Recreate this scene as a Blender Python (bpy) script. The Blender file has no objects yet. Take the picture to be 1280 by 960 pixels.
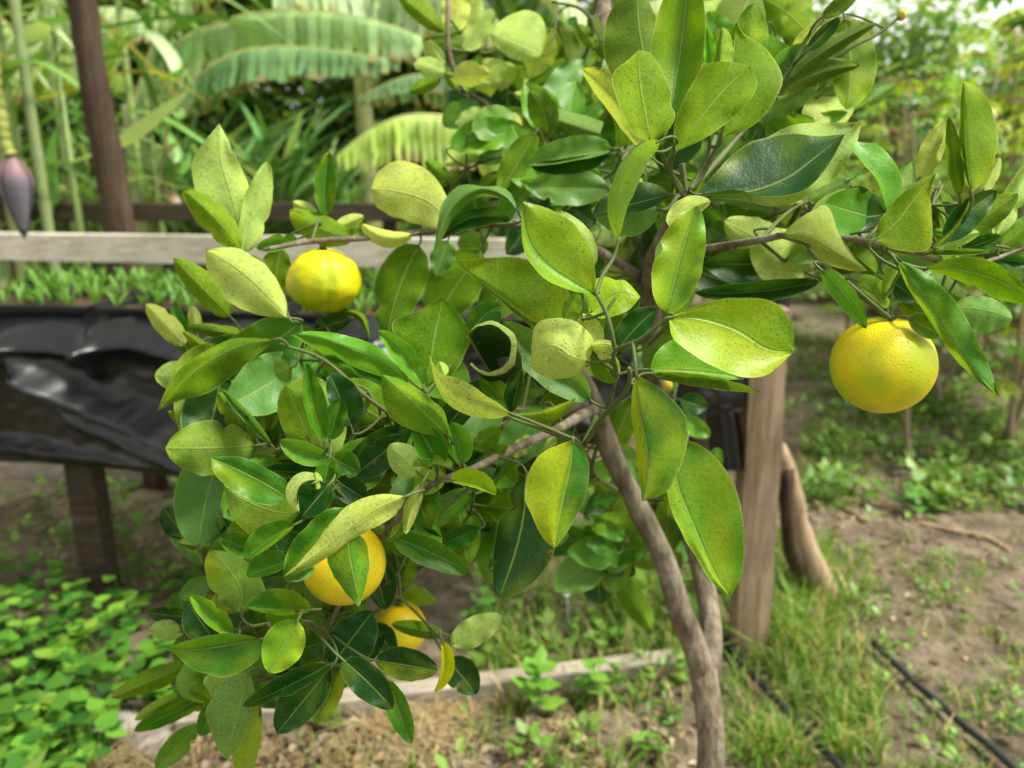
import bpy, math, random
import numpy as np
from mathutils import Vector, Matrix, noise as mnoise

random.seed(7); RNG = np.random.default_rng(7)
SC = bpy.context.scene
COL = SC.collection
R = math.radians

# ------------------------------------------------------------------ camera
CAM_H = 1.28; PITCH = R(14.8); FPX = 961.0
cam_d = bpy.data.cameras.new('camera')
cam_d.sensor_width = 36.0; cam_d.lens = 36.0 * FPX / 1280.0
cam_d.clip_start = 0.02; cam_d.clip_end = 600
cam_d.dof.use_dof = True; cam_d.dof.focus_distance = 0.50; cam_d.dof.aperture_fstop = 6.3
cam = bpy.data.objects.new('camera', cam_d); COL.objects.link(cam)
cam.location = (0, 0, CAM_H); cam.rotation_euler = (math.pi/2 - PITCH, 0, 0)
SC.camera = cam

# ------------------------------------------------------------------ world, sun, exposure (bright overcast)
SUN_EL, SUN_AZ = R(58), R(105)          # azimuth from +Y towards +X: high on the right, a little behind the viewer
w = bpy.data.worlds.new('World'); SC.world = w; w.use_nodes = True
nt = w.node_tree; nt.nodes.clear()
sky = nt.nodes.new('ShaderNodeTexSky'); sky.sky_type = 'NISHITA'; sky.sun_disc = False
sky.sun_elevation = SUN_EL; sky.sun_rotation = SUN_AZ
sky.air_density = 1.0; sky.dust_density = 1.0; sky.ozone_density = 1.0
hs = nt.nodes.new('ShaderNodeHueSaturation'); hs.inputs['Saturation'].default_value = 0.03
bg = nt.nodes.new('ShaderNodeBackground'); bg.inputs['Strength'].default_value = 0.05
wo = nt.nodes.new('ShaderNodeOutputWorld')
warm = nt.nodes.new('ShaderNodeMix'); warm.data_type = 'RGBA'; warm.blend_type = 'MULTIPLY'; warm.inputs[0].default_value = 1.0
warm.inputs[7].default_value = (1.0, 1.0, .92, 1)           # thin bright cloud, a little warm
nt.links.new(sky.outputs[0], hs.inputs['Color']); nt.links.new(hs.outputs[0], warm.inputs[6]); nt.links.new(warm.outputs[2], bg.inputs['Color'])
nt.links.new(bg.outputs[0], wo.inputs[0])
sd = bpy.data.lights.new('sun', 'SUN'); sd.energy = 1.5; sd.angle = R(18); sd.color = (1.0, 0.95, 0.86)
so = bpy.data.objects.new('sun', sd); COL.objects.link(so)
sdir = Vector((math.sin(SUN_AZ)*math.cos(SUN_EL), math.cos(SUN_AZ)*math.cos(SUN_EL), math.sin(SUN_EL)))
so.rotation_euler = sdir.to_track_quat('Z', 'Y').to_euler()
SC.view_settings.view_transform = 'Standard'; SC.view_settings.look = 'None'
SC.view_settings.exposure = 2.3; SC.view_settings.gamma = 1.0
SC.view_settings.use_curve_mapping = False
SC.render.engine = 'CYCLES'; SC.cycles.use_denoising = True
SC.cycles.max_bounces = 8; SC.cycles.transmission_bounces = 6; SC.cycles.diffuse_bounces = 4

# ------------------------------------------------------------------ pixel -> world helpers
CP, SP = math.cos(PITCH), math.sin(PITCH)
def ray(x, y):
    a = (x-640)/FPX; b = (y-480)/FPX
    return np.array([a, CP - b*SP, -SP - b*CP])
CO = np.array([0, 0, CAM_H])
def P(x, y, d): return CO + ray(x, y)*d                     # d: depth along the lens axis, metres
def G(x, y, z=0.0):                                         # where a pixel's ray meets the ground
    r = ray(x, y); return CO + r*((z-CAM_H)/r[2])
def PY(x, y, Y):                                            # at a distance Y ahead over the ground
    r = ray(x, y); return CO + r*(Y/r[1])

# ------------------------------------------------------------------ scene helpers
def link(o, parent=None):
    COL.objects.link(o)
    if parent is not None: o.parent = parent
    return o
def tag(o, label=None, cat=None, group=None, kind=None):
    if label: o['label'] = label
    if cat: o['category'] = cat
    if group: o['group'] = group
    if kind: o['kind'] = kind
    return o
def empty(name, loc=(0,0,0), **kw):
    o = bpy.data.objects.new(name, None); o.empty_display_size = 0.05
    link(o); o.location = loc
    return tag(o, **kw)
def mesh(name, v, f, mats, parent=None, smooth=True, mi=None, attrs=None, uv=None, origin=None, **kw):
    v = np.asarray(v, dtype=np.float64).reshape(-1, 3)
    off = np.zeros(3)
    q = parent
    while q is not None: off = off + np.array(q.location); q = q.parent
    if parent is not None: pass
    elif origin is not None: off = np.asarray(origin)
    me = bpy.data.meshes.new(name)
    me.from_pydata((v-off).tolist(), [], f if isinstance(f, list) else f.tolist())
    for m in (mats if isinstance(mats, (list, tuple)) else [mats]): me.materials.append(m)
    n = len(me.polygons)
    if smooth: me.polygons.foreach_set('use_smooth', [True]*n)
    if mi is not None: me.polygons.foreach_set('material_index', list(mi))
    for k, a in (attrs or {}).items():
        at = me.color_attributes.new(k, 'FLOAT_COLOR', 'POINT')
        a = np.asarray(a, dtype=np.float32)
        at.data.foreach_set('color', np.concatenate([a, np.ones((len(a), 1), np.float32)], 1).ravel())
    if uv is not None:
        ul = me.uv_layers.new(name='UVMap')
        li = np.zeros(len(me.loops), dtype=np.int32); me.loops.foreach_get('vertex_index', li)
        ul.data.foreach_set('uv', np.asarray(uv, dtype=np.float32)[li].ravel())
    me.update()
    o = bpy.data.objects.new(name, me); link(o, parent)
    if parent is None and origin is not None: o.location = off
    return tag(o, **kw)
class MB:                                                   # collects several shapes into one mesh
    def __init__(s): s.v = []; s.f = []; s.c = []; s.m = []
    def add(s, v, f, c=None, m=0):
        n = len(s.v); s.v.extend(map(tuple, v)); s.f.extend([tuple(i+n for i in q) for q in f])
        s.c.extend([c if c is not None else (1,1,1)]*len(v)); s.m.extend([m]*len(f))
    def build(s, name, mats, parent=None, smooth=True, **kw):
        return mesh(name, s.v, s.f, mats, parent, smooth, mi=s.m, attrs={'col': s.c}, **kw)
def frame(d):
    d = d/ (np.linalg.norm(d)+1e-12)
    a = np.array([0,0,1.0]) if abs(d[2]) < 0.9 else np.array([1.0,0,0])
    u = np.cross(a, d); u /= np.linalg.norm(u); return u, np.cross(d, u)
def catmull(pts, n):
    p = np.asarray(pts, float)
    if len(p) == 2: return p[0] + (p[1]-p[0])*np.linspace(0,1,n)[:,None]
    q = np.vstack([2*p[0]-p[1], p, 2*p[-1]-p[-2]])
    L = np.r_[0, np.cumsum(np.linalg.norm(np.diff(p[:, :2] if p.shape[1] > 3 else p, axis=0), axis=1)+1e-9)]
    out = []
    for t in np.linspace(0, L[-1], n):
        i = min(np.searchsorted(L, t, 'right')-1, len(p)-2); i = max(i, 0)
        u = (t-L[i])/(L[i+1]-L[i]); a, b, c, d = q[i], q[i+1], q[i+2], q[i+3]
        out.append(.5*((2*b)+(c-a)*u+(2*a-5*b+4*c-d)*u*u+(3*b-a-3*c+d)*u**3))
    return np.array(out)
def tube_vf(pts, rad, k=8, cap=True, wob=0.0):
    pts = np.asarray(pts, float); n = len(pts); rad = np.broadcast_to(rad, (n,))
    v = []; f = []
    T = np.gradient(pts, axis=0); u, w_ = frame(T[0])
    for i in range(n):
        t = T[i]/(np.linalg.norm(T[i])+1e-12)
        u = u - t*np.dot(u, t); u /= np.linalg.norm(u); w_ = np.cross(t, u)
        for j in range(k):
            a = 2*math.pi*j/k
            r = rad[i]*(1 + (wob*mnoise.noise(Vector(pts[i]*14 + np.array([math.cos(a), math.sin(a), 0])*.8)) if wob else 0))
            v.append(pts[i] + r*(math.cos(a)*u + math.sin(a)*w_))
    for i in range(n-1):
        for j in range(k):
            f.append((i*k+j, i*k+(j+1)%k, (i+1)*k+(j+1)%k, (i+1)*k+j))
    if cap:
        f.append(tuple(range(k-1, -1, -1))); f.append(tuple((n-1)*k+j for j in range(k)))
    return v, f
def box_vf(c, sx, sy, sz, rz=0.0, bev=0.0):                 # chamfered box with centre c
    b = min(bev, sx*.45, sy*.45, sz*.45)
    v = []; f = []
    if b <= 0:
        for z in (-1,1):
            for x, y in ((-1,-1),(1,-1),(1,1),(-1,1)): v.append((x*sx/2, y*sy/2, z*sz/2))
        f = [(3,2,1,0),(4,5,6,7),(0,1,5,4),(1,2,6,5),(2,3,7,6),(3,0,4,7)]
    else:
        ring = lambda ix, iy: [(-ix+b,-iy),(ix-b,-iy),(ix,-iy+b),(ix,iy-b),(ix-b,iy),(-ix+b,iy),(-ix,iy-b),(-ix,-iy+b)]
        for z, s in ((-sz/2, b*.7), (-sz/2+b, 0), (sz/2-b, 0), (sz/2, b*.7)):
            for x, y in ring(sx/2-s, sy/2-s): v.append((x, y, z))
        f = [tuple(range(7,-1,-1)), tuple(range(24,32))]
        for i in range(3):
            for j in range(8): f.append((i*8+j, i*8+(j+1)%8, i*8+8+(j+1)%8, i*8+8+j))
    c_, s_ = math.cos(rz), math.sin(rz)
    return [np.array([c[0]+x*c_-y*s_, c[1]+x*s_+y*c_, c[2]+z]) for x, y, z in v], f
def plank_vf(a, b, h, th, up=(0,0,1), seg=10, wob=.002, seed=0):
    """a board from a to b (centre line), height h along up, thickness th, slightly uneven"""
    a = np.asarray(a, float); b = np.asarray(b, float); up = np.asarray(up, float)
    d = (b-a)/np.linalg.norm(b-a); up = up - d*np.dot(up, d); up /= np.linalg.norm(up); n = np.cross(d, up)
    v = []; f = []; c = min(.004, th*.2, h*.2)
    prof = [(-h/2,-th/2+c),(-h/2+c,-th/2),(h/2-c,-th/2),(h/2,-th/2+c),(h/2,th/2-c),(h/2-c,th/2),(-h/2+c,th/2),(-h/2,th/2-c)]
    for i in range(seg+1):
        t = i/seg; p = a+(b-a)*t
        for q, (pu, pn) in enumerate(prof):
            e = wob*mnoise.noise(Vector((t*6+seed*3.1, q//2*2.3, seed)))
            v.append(p + up*(pu+e*2) + n*(pn+e))
    for i in range(seg):
        for j in range(8): f.append((i*8+j, i*8+(j+1)%8, i*8+8+(j+1)%8, i*8+8+j))
    f.append(tuple(range(7,-1,-1))); f.append(tuple(seg*8+j for j in range(8)))
    return v, f

# ------------------------------------------------------------------ materials
def newmat(name):
    m = bpy.data.materials.new(name); m.use_nodes = True; m.node_tree.nodes.clear(); return m, m.node_tree
class NB:
    def __init__(s, nt): s.nt = nt
    def n(s, t, ins=None, **p):
        nd = s.nt.nodes.new('ShaderNode'+t)
        for k, v in p.items(): setattr(nd, k, v)
        for k, v in (ins or {}).items():
            if hasattr(v, 'is_linked') or hasattr(v, 'links'): s.nt.links.new(v, nd.inputs[k])
            else: nd.inputs[k].default_value = v
        return nd
    def math(s, op, a, b=0.0, c=0.0):
        return s.n('Math', {0: a, 1: b, 2: c}, operation=op).outputs[0]
    def mix(s, f, a, b, bt='MIX'):
        nd = s.n('Mix', data_type='RGBA', blend_type=bt)
        for i, v in ((0, f), (6, a), (7, b)):
            if hasattr(v, 'links'): s.nt.links.new(v, nd.inputs[i])
            else: nd.inputs[i].default_value = v if i == 0 else (*v, 1)
        return nd.outputs[2]
    def ramp(s, fac, stops):
        nd = s.n('ValToRGB', {0: fac}); e = nd.color_ramp.elements
        while len(e) < len(stops): e.new(.5)
        for el, (p, c) in zip(e, stops):
            el.position = p; el.color = (*c, 1) if len(c) == 3 else c
        return nd.outputs[0]
    def ss(s, x, a, b):                                     # smoothstep 0..1
        return s.n('MapRange', {0: x, 1: a, 2: b, 3: 0.0, 4: 1.0}, interpolation_type='SMOOTHSTEP').outputs[0]
    def noise(s, vec, scale, detail=3, rough=.5):
        nd = s.n('TexNoise', {'Scale': scale, 'Detail': detail, 'Roughness': rough})
        if vec is not None: s.nt.links.new(vec, nd.inputs['Vector'])
        return nd.outputs[0]
    def out(s, sh): s.nt.links.new(sh, s.n('OutputMaterial').inputs[0])

def citrus_leaf_material():
    m, nt = newmat('citrus_leaf'); b = NB(nt)
    top = b.n('Attribute', attribute_name='ctop').outputs['Color']
    bot = b.n('Attribute', attribute_name='cbot').outputs['Color']
    obj = b.n('TexCoord').outputs['Object']
    back = b.n('NewGeometry').outputs['Backfacing']
    uv = b.n('SeparateXYZ', {0: b.n('UVMap').outputs[0]})
    t, s = uv.outputs[0], uv.outputs[1]
    sa = b.math('ABSOLUTE', b.math('SUBTRACT', b.math('MULTIPLY', s, 2.0), 1.0))
    rnd = b.n('ObjectInfo').outputs['Random']
    # mottling and specks
    mot = b.noise(obj, 55, 4, .6); fine = b.noise(obj, 420, 2, .6)
    spk = b.n('TexVoronoi', {'Vector': obj, 'Scale': 430.0}).outputs['Distance']
    spm = b.noise(obj, 34, 3)
    spk2 = b.n('TexVoronoi', {'Vector': obj, 'Scale': 1150.0}).outputs['Distance']
    dots = b.math('MAXIMUM', b.math('LESS_THAN', spk, .17), b.math('MULTIPLY', b.math('LESS_THAN', spk2, .2), .7))
    speck = b.math('MULTIPLY', dots, b.ss(b.math('ADD', spm, b.math('ADD', b.math('MULTIPLY', rnd, .16), b.math('MULTIPLY', back, .07))), .54, .74))
    dust = b.ss(b.noise(obj, 170, 4, .7), .5, .68)
    # veins: midrib, and side veins sweeping to the tip
    mid = b.math('SUBTRACT', 1.0, b.ss(sa, .015, .055))
    vn = b.math('ADD', b.math('SUBTRACT', b.math('MULTIPLY', t, 9.0), b.math('MULTIPLY', sa, 1.7)), b.math('MULTIPLY', mot, 1.3))
    pp = b.math('PINGPONG', vn, .5)
    vein = b.math('SUBTRACT', 1.0, b.ss(pp, .0, .07))
    vein = b.math('MULTIPLY', vein, b.math('SUBTRACT', 1.0, b.ss(sa, .55, .98)))
    edge = b.ss(sa, .94, 1.0)
    blem = b.ss(b.math('ADD', b.noise(obj, 95, 3, .6), b.math('ADD', b.math('MULTIPLY', b.ss(sa, .75, 1.0), .07), b.math('MULTIPLY', b.ss(t, .9, 1.0), .12))), .70, .76)
    wig = b.n('TexWave', {'Vector': obj, 'Scale': 26.0, 'Distortion': 14.0, 'Detail': 2.0, 'Detail Scale': 1.5}).outputs[1]
    scuff = b.math('MULTIPLY', b.math('SUBTRACT', 1.0, b.ss(b.math('ABSOLUTE', b.math('SUBTRACT', wig, .5)), .0, .05)), b.ss(b.noise(obj, 24, 2), .55, .66))
    def shade(c, veincol, va):
        c1 = b.mix(b.math('MULTIPLY', b.ss(mot, .38, .68), .55), c, b.mix(1.0, c, (1.22, 1.2, .8), 'MULTIPLY'))
        c1 = b.mix(b.math('MULTIPLY', b.ss(fine, .35, .7), .5), c1, b.mix(1.0, c1, (.72, .76, .7), 'MULTIPLY'))
        c1 = b.mix(b.math('MULTIPLY', dust, b.math('ADD', b.math('MULTIPLY', back, .3), .22)), c1, b.mix(1.0, c1, (.62, .66, .6), 'MULTIPLY'))
        c2 = b.mix(b.math('MULTIPLY', vein, va), c1, b.mix(.5, c1, veincol))
        c3 = b.mix(b.math('MULTIPLY', mid, .75), c2, b.mix(.62, c1, veincol))
        c4 = b.mix(b.math('MULTIPLY', edge, .65), c3, b.mix(.5, c1, (.52, .55, .16)))
        c5 = b.mix(b.math('MULTIPLY', blem, .8), c4, (.20, .13, .045))
        c5 = b.mix(b.math('MULTIPLY', scuff, .5), c5, b.mix(.5, c5, (.46, .47, .30)))
        return b.mix(b.math('MULTIPLY', speck, .85), c5, (.012, .015, .004))
    ct = shade(top, (.36, .48, .10), .10); cb = shade(bot, (.36, .44, .13), .14)
    col = b.mix(back, ct, cb)
    hgt = b.math('ADD', b.math('MULTIPLY', vein, -.06), b.math('ADD', b.math('MULTIPLY', mid, -.7),
          b.math('ADD', b.math('MULTIPLY', mot, 1.0), b.math('MULTIPLY', fine, .4))))
    bump = b.n('Bump', {'Strength': .55, 'Distance': .0012, 'Height': hgt}).outputs[0]
    rough = b.n('MapRange', {0: back, 1: 0.0, 2: 1.0, 3: .35, 4: .6}).outputs[0]
    rough = b.math('ADD', rough, b.math('MULTIPLY', mot, .12))
    pr = b.n('BsdfPrincipled', {'Base Color': col, 'Roughness': rough, 'Normal': bump})
    nt.links.new(b.n('MapRange', {0: back, 3: .27, 4: .12}).outputs[0], pr.inputs['Specular IOR Level'])
    tc = b.mix(1.0, b.mix(.5, ct, cb), (1.25, 1.25, .45), 'MULTIPLY')
    tr = b.n('BsdfTranslucent', {'Color': tc, 'Normal': bump}).outputs[0]
    b.out(b.n('MixShader', {0: .34, 1: pr.outputs[0], 2: tr}).outputs[0])
    return m

def foliage_material(name, transl=.3, rough=.45, spec=.4, scale=9, vary=.5):
    """leaf green from the 'col' vertex colour, a little uneven"""
    m, nt = newmat(name); b = NB(nt)
    c = b.n('Attribute', attribute_name='col').outputs['Color']
    obj = b.n('TexCoord').outputs['Object']
    n = b.noise(obj, scale, 4, .6)
    c = b.mix(b.math('MULTIPLY', b.ss(n, .35, .7), vary), c, b.mix(1.0, c, (1.5, 1.35, .9), 'MULTIPLY'))
    pr = b.n('BsdfPrincipled', {'Base Color': c, 'Roughness': rough, 'Specular IOR Level': spec})
    tr = b.n('BsdfTranslucent', {'Color': b.mix(1.0, c, (1.2, 1.25, .5), 'MULTIPLY')}).outputs[0]
    b.out(b.n('MixShader', {0: transl, 1: pr.outputs[0], 2: tr}).outputs[0])
    return m

def wood_material(name, c1, c2, c3, scale=1.0, axis='X', rough=.85, bump=.6):
    m, nt = newmat(name); b = NB(nt)
    obj = b.n('TexCoord').outputs['Object']
    sc = {'X': (2.0, 26, 26), 'Z': (26, 26, 2.0)}[axis]
    mp = b.n('Mapping', {'Vector': obj, 'Scale': tuple(q*scale for q in sc)}).outputs[0]
    g = b.noise(mp, 2.2, 6, .65); g2 = b.noise(obj, 5*scale, 4, .6); g3 = b.noise(mp, 9, 3, .6)
    c = b.ramp(g, [(.3, c1), (.52, c2), (.72, c3)])
    c = b.mix(b.math('MULTIPLY', b.ss(g2, .45, .7), .55), c, b.mix(1.0, c, (.55, .52, .5), 'MULTIPLY'))
    crack = b.math('SUBTRACT', 1.0, b.ss(g3, .28, .36))
    c = b.mix(b.math('MULTIPLY', crack, .8), c, tuple(q*.25 for q in c1))
    h = b.math('ADD', g, b.math('MULTIPLY', crack, -1.2))
    bp = b.n('Bump', {'Strength': bump, 'Distance': .004, 'Height': h}).outputs[0]
    pr = b.n('BsdfPrincipled', {'Base Color': c, 'Roughness': rough, 'Specular IOR Level': .25, 'Normal': bp})
    b.out(pr.outputs[0]); return m

def bark_material():
    m, nt = newmat('citrus_bark'); b = NB(nt)
    obj = b.n('TexCoord').outputs['Object']
    mp = b.n('Mapping', {'Vector': obj, 'Scale': (1, 1, .35)}).outputs[0]
    n1 = b.noise(mp, 60, 5, .6); n2 = b.noise(obj, 18, 4, .6)
    v = b.n('TexVoronoi', {'Vector': mp, 'Scale': 140.0}).outputs['Distance']
    c = b.ramp(n1, [(.3, (.075, .056, .034)), (.5, (.165, .134, .09)), (.72, (.29, .25, .18))])
    c = b.mix(b.math('MULTIPLY', b.ss(n2, .5, .72), .65), c, (.30, .28, .23))
    c = b.mix(b.math('MULTIPLY', b.math('LESS_THAN', v, .16), .5), c, (.10, .075, .05))
    h = b.math('ADD', n1, b.math('MULTIPLY', v, .6))
    bp = b.n('Bump', {'Strength': 1.0, 'Distance': .003, 'Height': h}).outputs[0]
    b.out(b.n('BsdfPrincipled', {'Base Color': c, 'Roughness': .85, 'Specular IOR Level': .25, 'Normal': bp}).outputs[0])
    return m

def plain(name, c, rough=.6, spec=.4, nscale=20, namt=.35, bump=.3, bd=.003, dark=(.6,.6,.6)):
    m, nt = newmat(name); b = NB(nt)
    obj = b.n('TexCoord').outputs['Object']
    n = b.noise(obj, nscale, 5, .6)
    cc = b.mix(b.math('MULTIPLY', b.ss(n, .4, .65), namt), c, tuple(q*d for q, d in zip(c, dark)))
    bp = b.n('Bump', {'Strength': bump, 'Distance': bd, 'Height': n}).outputs[0]
    b.out(b.n('BsdfPrincipled', {'Base Color': cc, 'Roughness': rough, 'Specular IOR Level': spec, 'Normal': bp}).outputs[0])
    return m

def peel_material(name, c1, c2, green):
    m, nt = newmat(name); b = NB(nt)
    obj = b.n('TexCoord').outputs['Object']
    v = b.n('TexVoronoi', {'Vector': obj, 'Scale': 430.0}).outputs['Distance']
    n1 = b.noise(obj, 30, 3, .5); n2 = b.noise(obj, 160, 4, .6); z = b.n('SeparateXYZ', {0: obj}).outputs[2]
    c = b.mix(b.ss(n1, .35, .7), c1, c2)
    gm = b.math('MULTIPLY', b.ss(b.noise(obj, 17, 3, .5), .42, .68), .7)
    c = b.mix(gm, c, green)
    c = b.mix(b.math('MULTIPLY', b.math('SUBTRACT', 1.0, b.ss(v, .05, .3)), .18), c, tuple(q*.6 for q in c1))
    sp = b.n('TexVoronoi', {'Vector': obj, 'Scale': 120.0}).outputs['Distance']
    c = b.mix(b.math('MULTIPLY', b.math('LESS_THAN', sp, .045), .6), c, (.12, .06, .01))
    c = b.mix(b.math('MULTIPLY', b.ss(b.noise(obj, 70, 4, .7), .66, .74), .45), c, (.45, .30, .08))
    h = b.math('ADD', b.ss(v, .0, .35), b.math('MULTIPLY', n2, .5))
    bp = b.n('Bump', {'Strength': .6, 'Distance': .0007, 'Height': h}).outputs[0]
    pr = b.n('BsdfPrincipled', {'Base Color': c, 'Roughness': .46, 'Specular IOR Level': .4, 'Normal': bp,
             'Subsurface Weight': .12, 'Subsurface Radius': (.012, .006, .001), 'Subsurface Scale': .4})
    b.out(pr.outputs[0]); return m

def ground_material():
    m, nt = newmat('soil'); b = NB(nt)
    obj = b.n('TexCoord').outputs['Object']
    n1 = b.noise(obj, 1.3, 5, .6); n2 = b.noise(obj, 9, 6, .65); n3 = b.noise(obj, 60, 5, .7)
    c = b.ramp(n2, [(.28, (.045, .034, .022)), (.5, (.15, .12, .078)), (.72, (.31, .26, .18))])
    c = b.mix(b.math('MULTIPLY', b.ss(n1, .45, .65), .6), c, (.16, .132, .088))
    c = b.mix(b.math('MULTIPLY', b.ss(n3, .52, .72), .6), c, (.34, .29, .205))
    c = b.mix(b.math('MULTIPLY', b.math('SUBTRACT', 1.0, b.ss(n3, .3, .42)), .6), c, (.035, .026, .02))
    h = b.math('ADD', n2, b.math('MULTIPLY', n3, .5))
    bp = b.n('Bump', {'Strength': .9, 'Distance': .03, 'Height': h}).outputs[0]
    b.out(b.n('BsdfPrincipled', {'Base Color': c, 'Roughness': .95, 'Specular IOR Level': .15, 'Normal': bp}).outputs[0])
    return m

M = {}
M['leaf'] = citrus_leaf_material()
M['bark'] = bark_material()
M['twig'] = plain('green_twig', (.09, .13, .035), .6, .3, 60, .6, .4, .001, (.9, .55, .5))
M['foliage'] = foliage_material('foliage')
M['banana'] = foliage_material('banana_leaf', .32, .5, .35, 3, .35)
M['cane'] = foliage_material('cane_leaf', .25, .45, .4, 6, .5)
M['cane_stalk'] = foliage_material('cane_stalk', .0, .5, .4, 8, .6)
M['grass'] = foliage_material('grass_blade', .35, .55, .3, 7, .5)
M['soil'] = ground_material()
M['pale_wood'] = wood_material('weathered_pale_board', (.46, .42, .33), (.62, .575, .475), (.72, .68, .58))
M['brown_post'] = wood_material('brown_post_wood', (.03, .019, .011), (.06, .04, .024), (.10, .07, .044), axis='Z')
M['tan_post'] = wood_material('tan_post_wood', (.13, .092, .058), (.25, .185, .12), (.36, .275, .185), axis='Z')
M['dark_wood'] = wood_material('dark_board', (.024, .018, .011), (.055, .041, .027), (.10, .077, .053))
M['grey_wood'] = wood_material('grey_edging_board', (.17, .14, .105), (.32, .28, .22), (.45, .405, .33))
M['stick'] = wood_material('peeled_branch', (.22, .15, .09), (.40, .29, .18), (.5, .39, .26), axis='Z')
M['plastic'] = plain('black_plastic_sheet', (.005, .006, .007), .30, .5, 30, .3, .06, .004, (1.8, 1.8, 1.8))
M['tray'] = plain('black_tray', (.012, .013, .014), .45, .5, 40, .3, .1)
M['potting'] = plain('potting_soil', (.045, .032, .024), .95, .2, 90, .8, 1.0, .006, (3.2, 2.4, 1.9))
M['hose'] = plain('black_hose', (.014, .016, .018), .4, .5, 30, .4, .1, .002, (2.5, 2.4, 2.2))
M['straw'] = foliage_material('straw', .15, .8, .2, 12, .4)
M['stone'] = plain('stone', (.33, .30, .26), .9, .25, 14, .8, .8, .008, (.35, .34, .33))
M['peel'] = peel_material('orange_peel_yellow', (.72, .60, .003), (.64, .64, .005), (.27, .40, .008))
M['peel2'] = peel_material('orange_peel_golden', (.80, .53, .003), (.76, .60, .005), (.5, .5, .008))
M['calyx'] = plain('calyx', (.16, .15, .05), .8, .2, 200, .7, .6, .001, (.4, .35, .3))
M['blossom'] = None

# ================================================================== ground
def ground_z(x, y):
    z = .022*mnoise.noise(Vector((x*1.1, y*1.1, 3))) + .012*mnoise.noise(Vector((x*4, y*4, 7))) + .006*mnoise.noise(Vector((x*13, y*13, 2)))
    return z*max(0.0, 1-math.hypot(x, y-3)/40)
gx = np.unique(np.round(np.concatenate([np.linspace(-160,-8,20), np.linspace(-8,-3.2,20), np.linspace(-3,3.2,150), np.linspace(3.4,8,20), np.linspace(8,160,20)]), 4))
gy = np.unique(np.round(np.concatenate([np.linspace(-60,.4,10), np.linspace(.5,5.2,120), np.linspace(5.4,12,24), np.linspace(13,220,24)]), 4))
gv = [(x, y, ground_z(x, y)) for y in gy for x in gx]; nx = len(gx)
gf = [(j*nx+i, j*nx+i+1, (j+1)*nx+i+1, (j+1)*nx+i) for j in range(len(gy)-1) for i in range(nx-1)]
mesh('ground', gv, gf, M['soil'], kind='structure')
def GZ(x, y):                                               # pixel -> point on the uneven ground
    p = G(x, y); p[2] = ground_z(p[0], p[1]); return p

# ================================================================== seedling bench
FL = G(130, 738)[:2]; FR = G(934, 815)[:2]                  # feet of the front legs
fd = (FR-FL)/np.linalg.norm(FR-FL); fn = np.array([-fd[1], fd[0]])   # along the bench, and away from the viewer
def FP(x, y, off=0.0):                                      # pixel -> the bench's front plane
    r = ray(x, y); o = FL + fn*off
    t = np.dot(o-CO[:2], fn)/np.dot(r[:2], fn); return CO + r*t
def BP(s, off, z): q = FL + fd*s + fn*off; return np.array([q[0], q[1], z])
TOPZ = .87; DEP = .66; SL = -1.15; SR = np.linalg.norm(FR-FL)
RZ = (PY(300,296,2.86)[2] + PY(300,333,2.86)[2])/2
bench = empty('seedling_bench', tuple(BP(0, 0, 0)), label='long rough timber bench carrying black seedling trays, black plastic along its front', cat='bench')
def post(name, a, b, w, t, mat, parent, seed, k=10, **kw):
    """roughly squared, slightly crooked post from a up to b"""
    v = []; f = []; a = np.asarray(a); b = np.asarray(b); n = 16
    for i in range(n+1):
        u = i/n; p = a+(b-a)*u + np.array([.012*mnoise.noise(Vector((u*3, seed, 0))), .008*mnoise.noise(Vector((u*3, seed, 5))), 0])*np.linalg.norm(b-a)
        for j in range(12):
            an = 2*math.pi*(j+.5)/12; c, s = math.cos(an), math.sin(an)
            q = (abs(c)**9+abs(s)**9)**(-1/9)
            e = 1+.05*mnoise.noise(Vector((c*1.3+seed, s*1.3, u*4)))
            v.append(p + np.array([c*q*w/2*e, s*q*t/2*e, 0]))
    for i in range(n):
        for j in range(12): f.append((i*12+j, i*12+(j+1)%12, i*12+12+(j+1)%12, i*12+12+j))
    f.append(tuple(range(11,-1,-1))); f.append(tuple(n*12+j for j in range(12)))
    return mesh(name, v, f, mat, parent, smooth=False, **kw)
post('leg', BP(0, 0, -.06), BP(-.01, .0, .83), .088, .085, M['dark_wood'], bench, 2)
post('leg', BP(-.12, DEP+.13, -.06), BP(-.12, DEP+.13, RZ+.03), .09, .09, M['dark_wood'], bench, 3)
post('leg', BP(SR-.1, DEP, -.06), BP(SR-.1, DEP, .83), .09, .09, M['dark_wood'], bench, 4)
post('leg', BP(SR-.75, DEP+.13, -.06), BP(SR-.75, DEP+.13, RZ+.03), .08, .08, M['dark_wood'], bench, 5)
for off, s in ((0.03, 1), (DEP, 2)):
    v, f = plank_vf(BP(SL, off, TOPZ-.09), BP(SR-.02, off, TOPZ-.09), .1, .045, seed=s); mesh('beam', v, f, smooth=False, mats=M['dark_wood'], parent=bench)
for k in range(8):
    s = SL+.1+k*(SR-SL-.2)/7
    v, f = plank_vf(BP(s, .0, TOPZ-.022), BP(s, DEP+.02, TOPZ-.022), .022, .09, seed=k); mesh('slat', v, f, smooth=False, mats=M['dark_wood'], parent=bench)
v, f = plank_vf(BP(SL, DEP+.07, RZ), BP(SR-.42, DEP+.07, RZ), .11, .03, seed=9)
mesh('rail', v, f, M['pale_wood'], bench, smooth=False, label='pale weathered rail along the back of the bench')
pp = G(934, 815)
post('corner_post', (pp[0], pp[1], -.06), PY(960, 385, pp[1]+.02), .098, .09, M['tan_post'], bench, 11, label='thick tan corner post with split grain')
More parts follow.
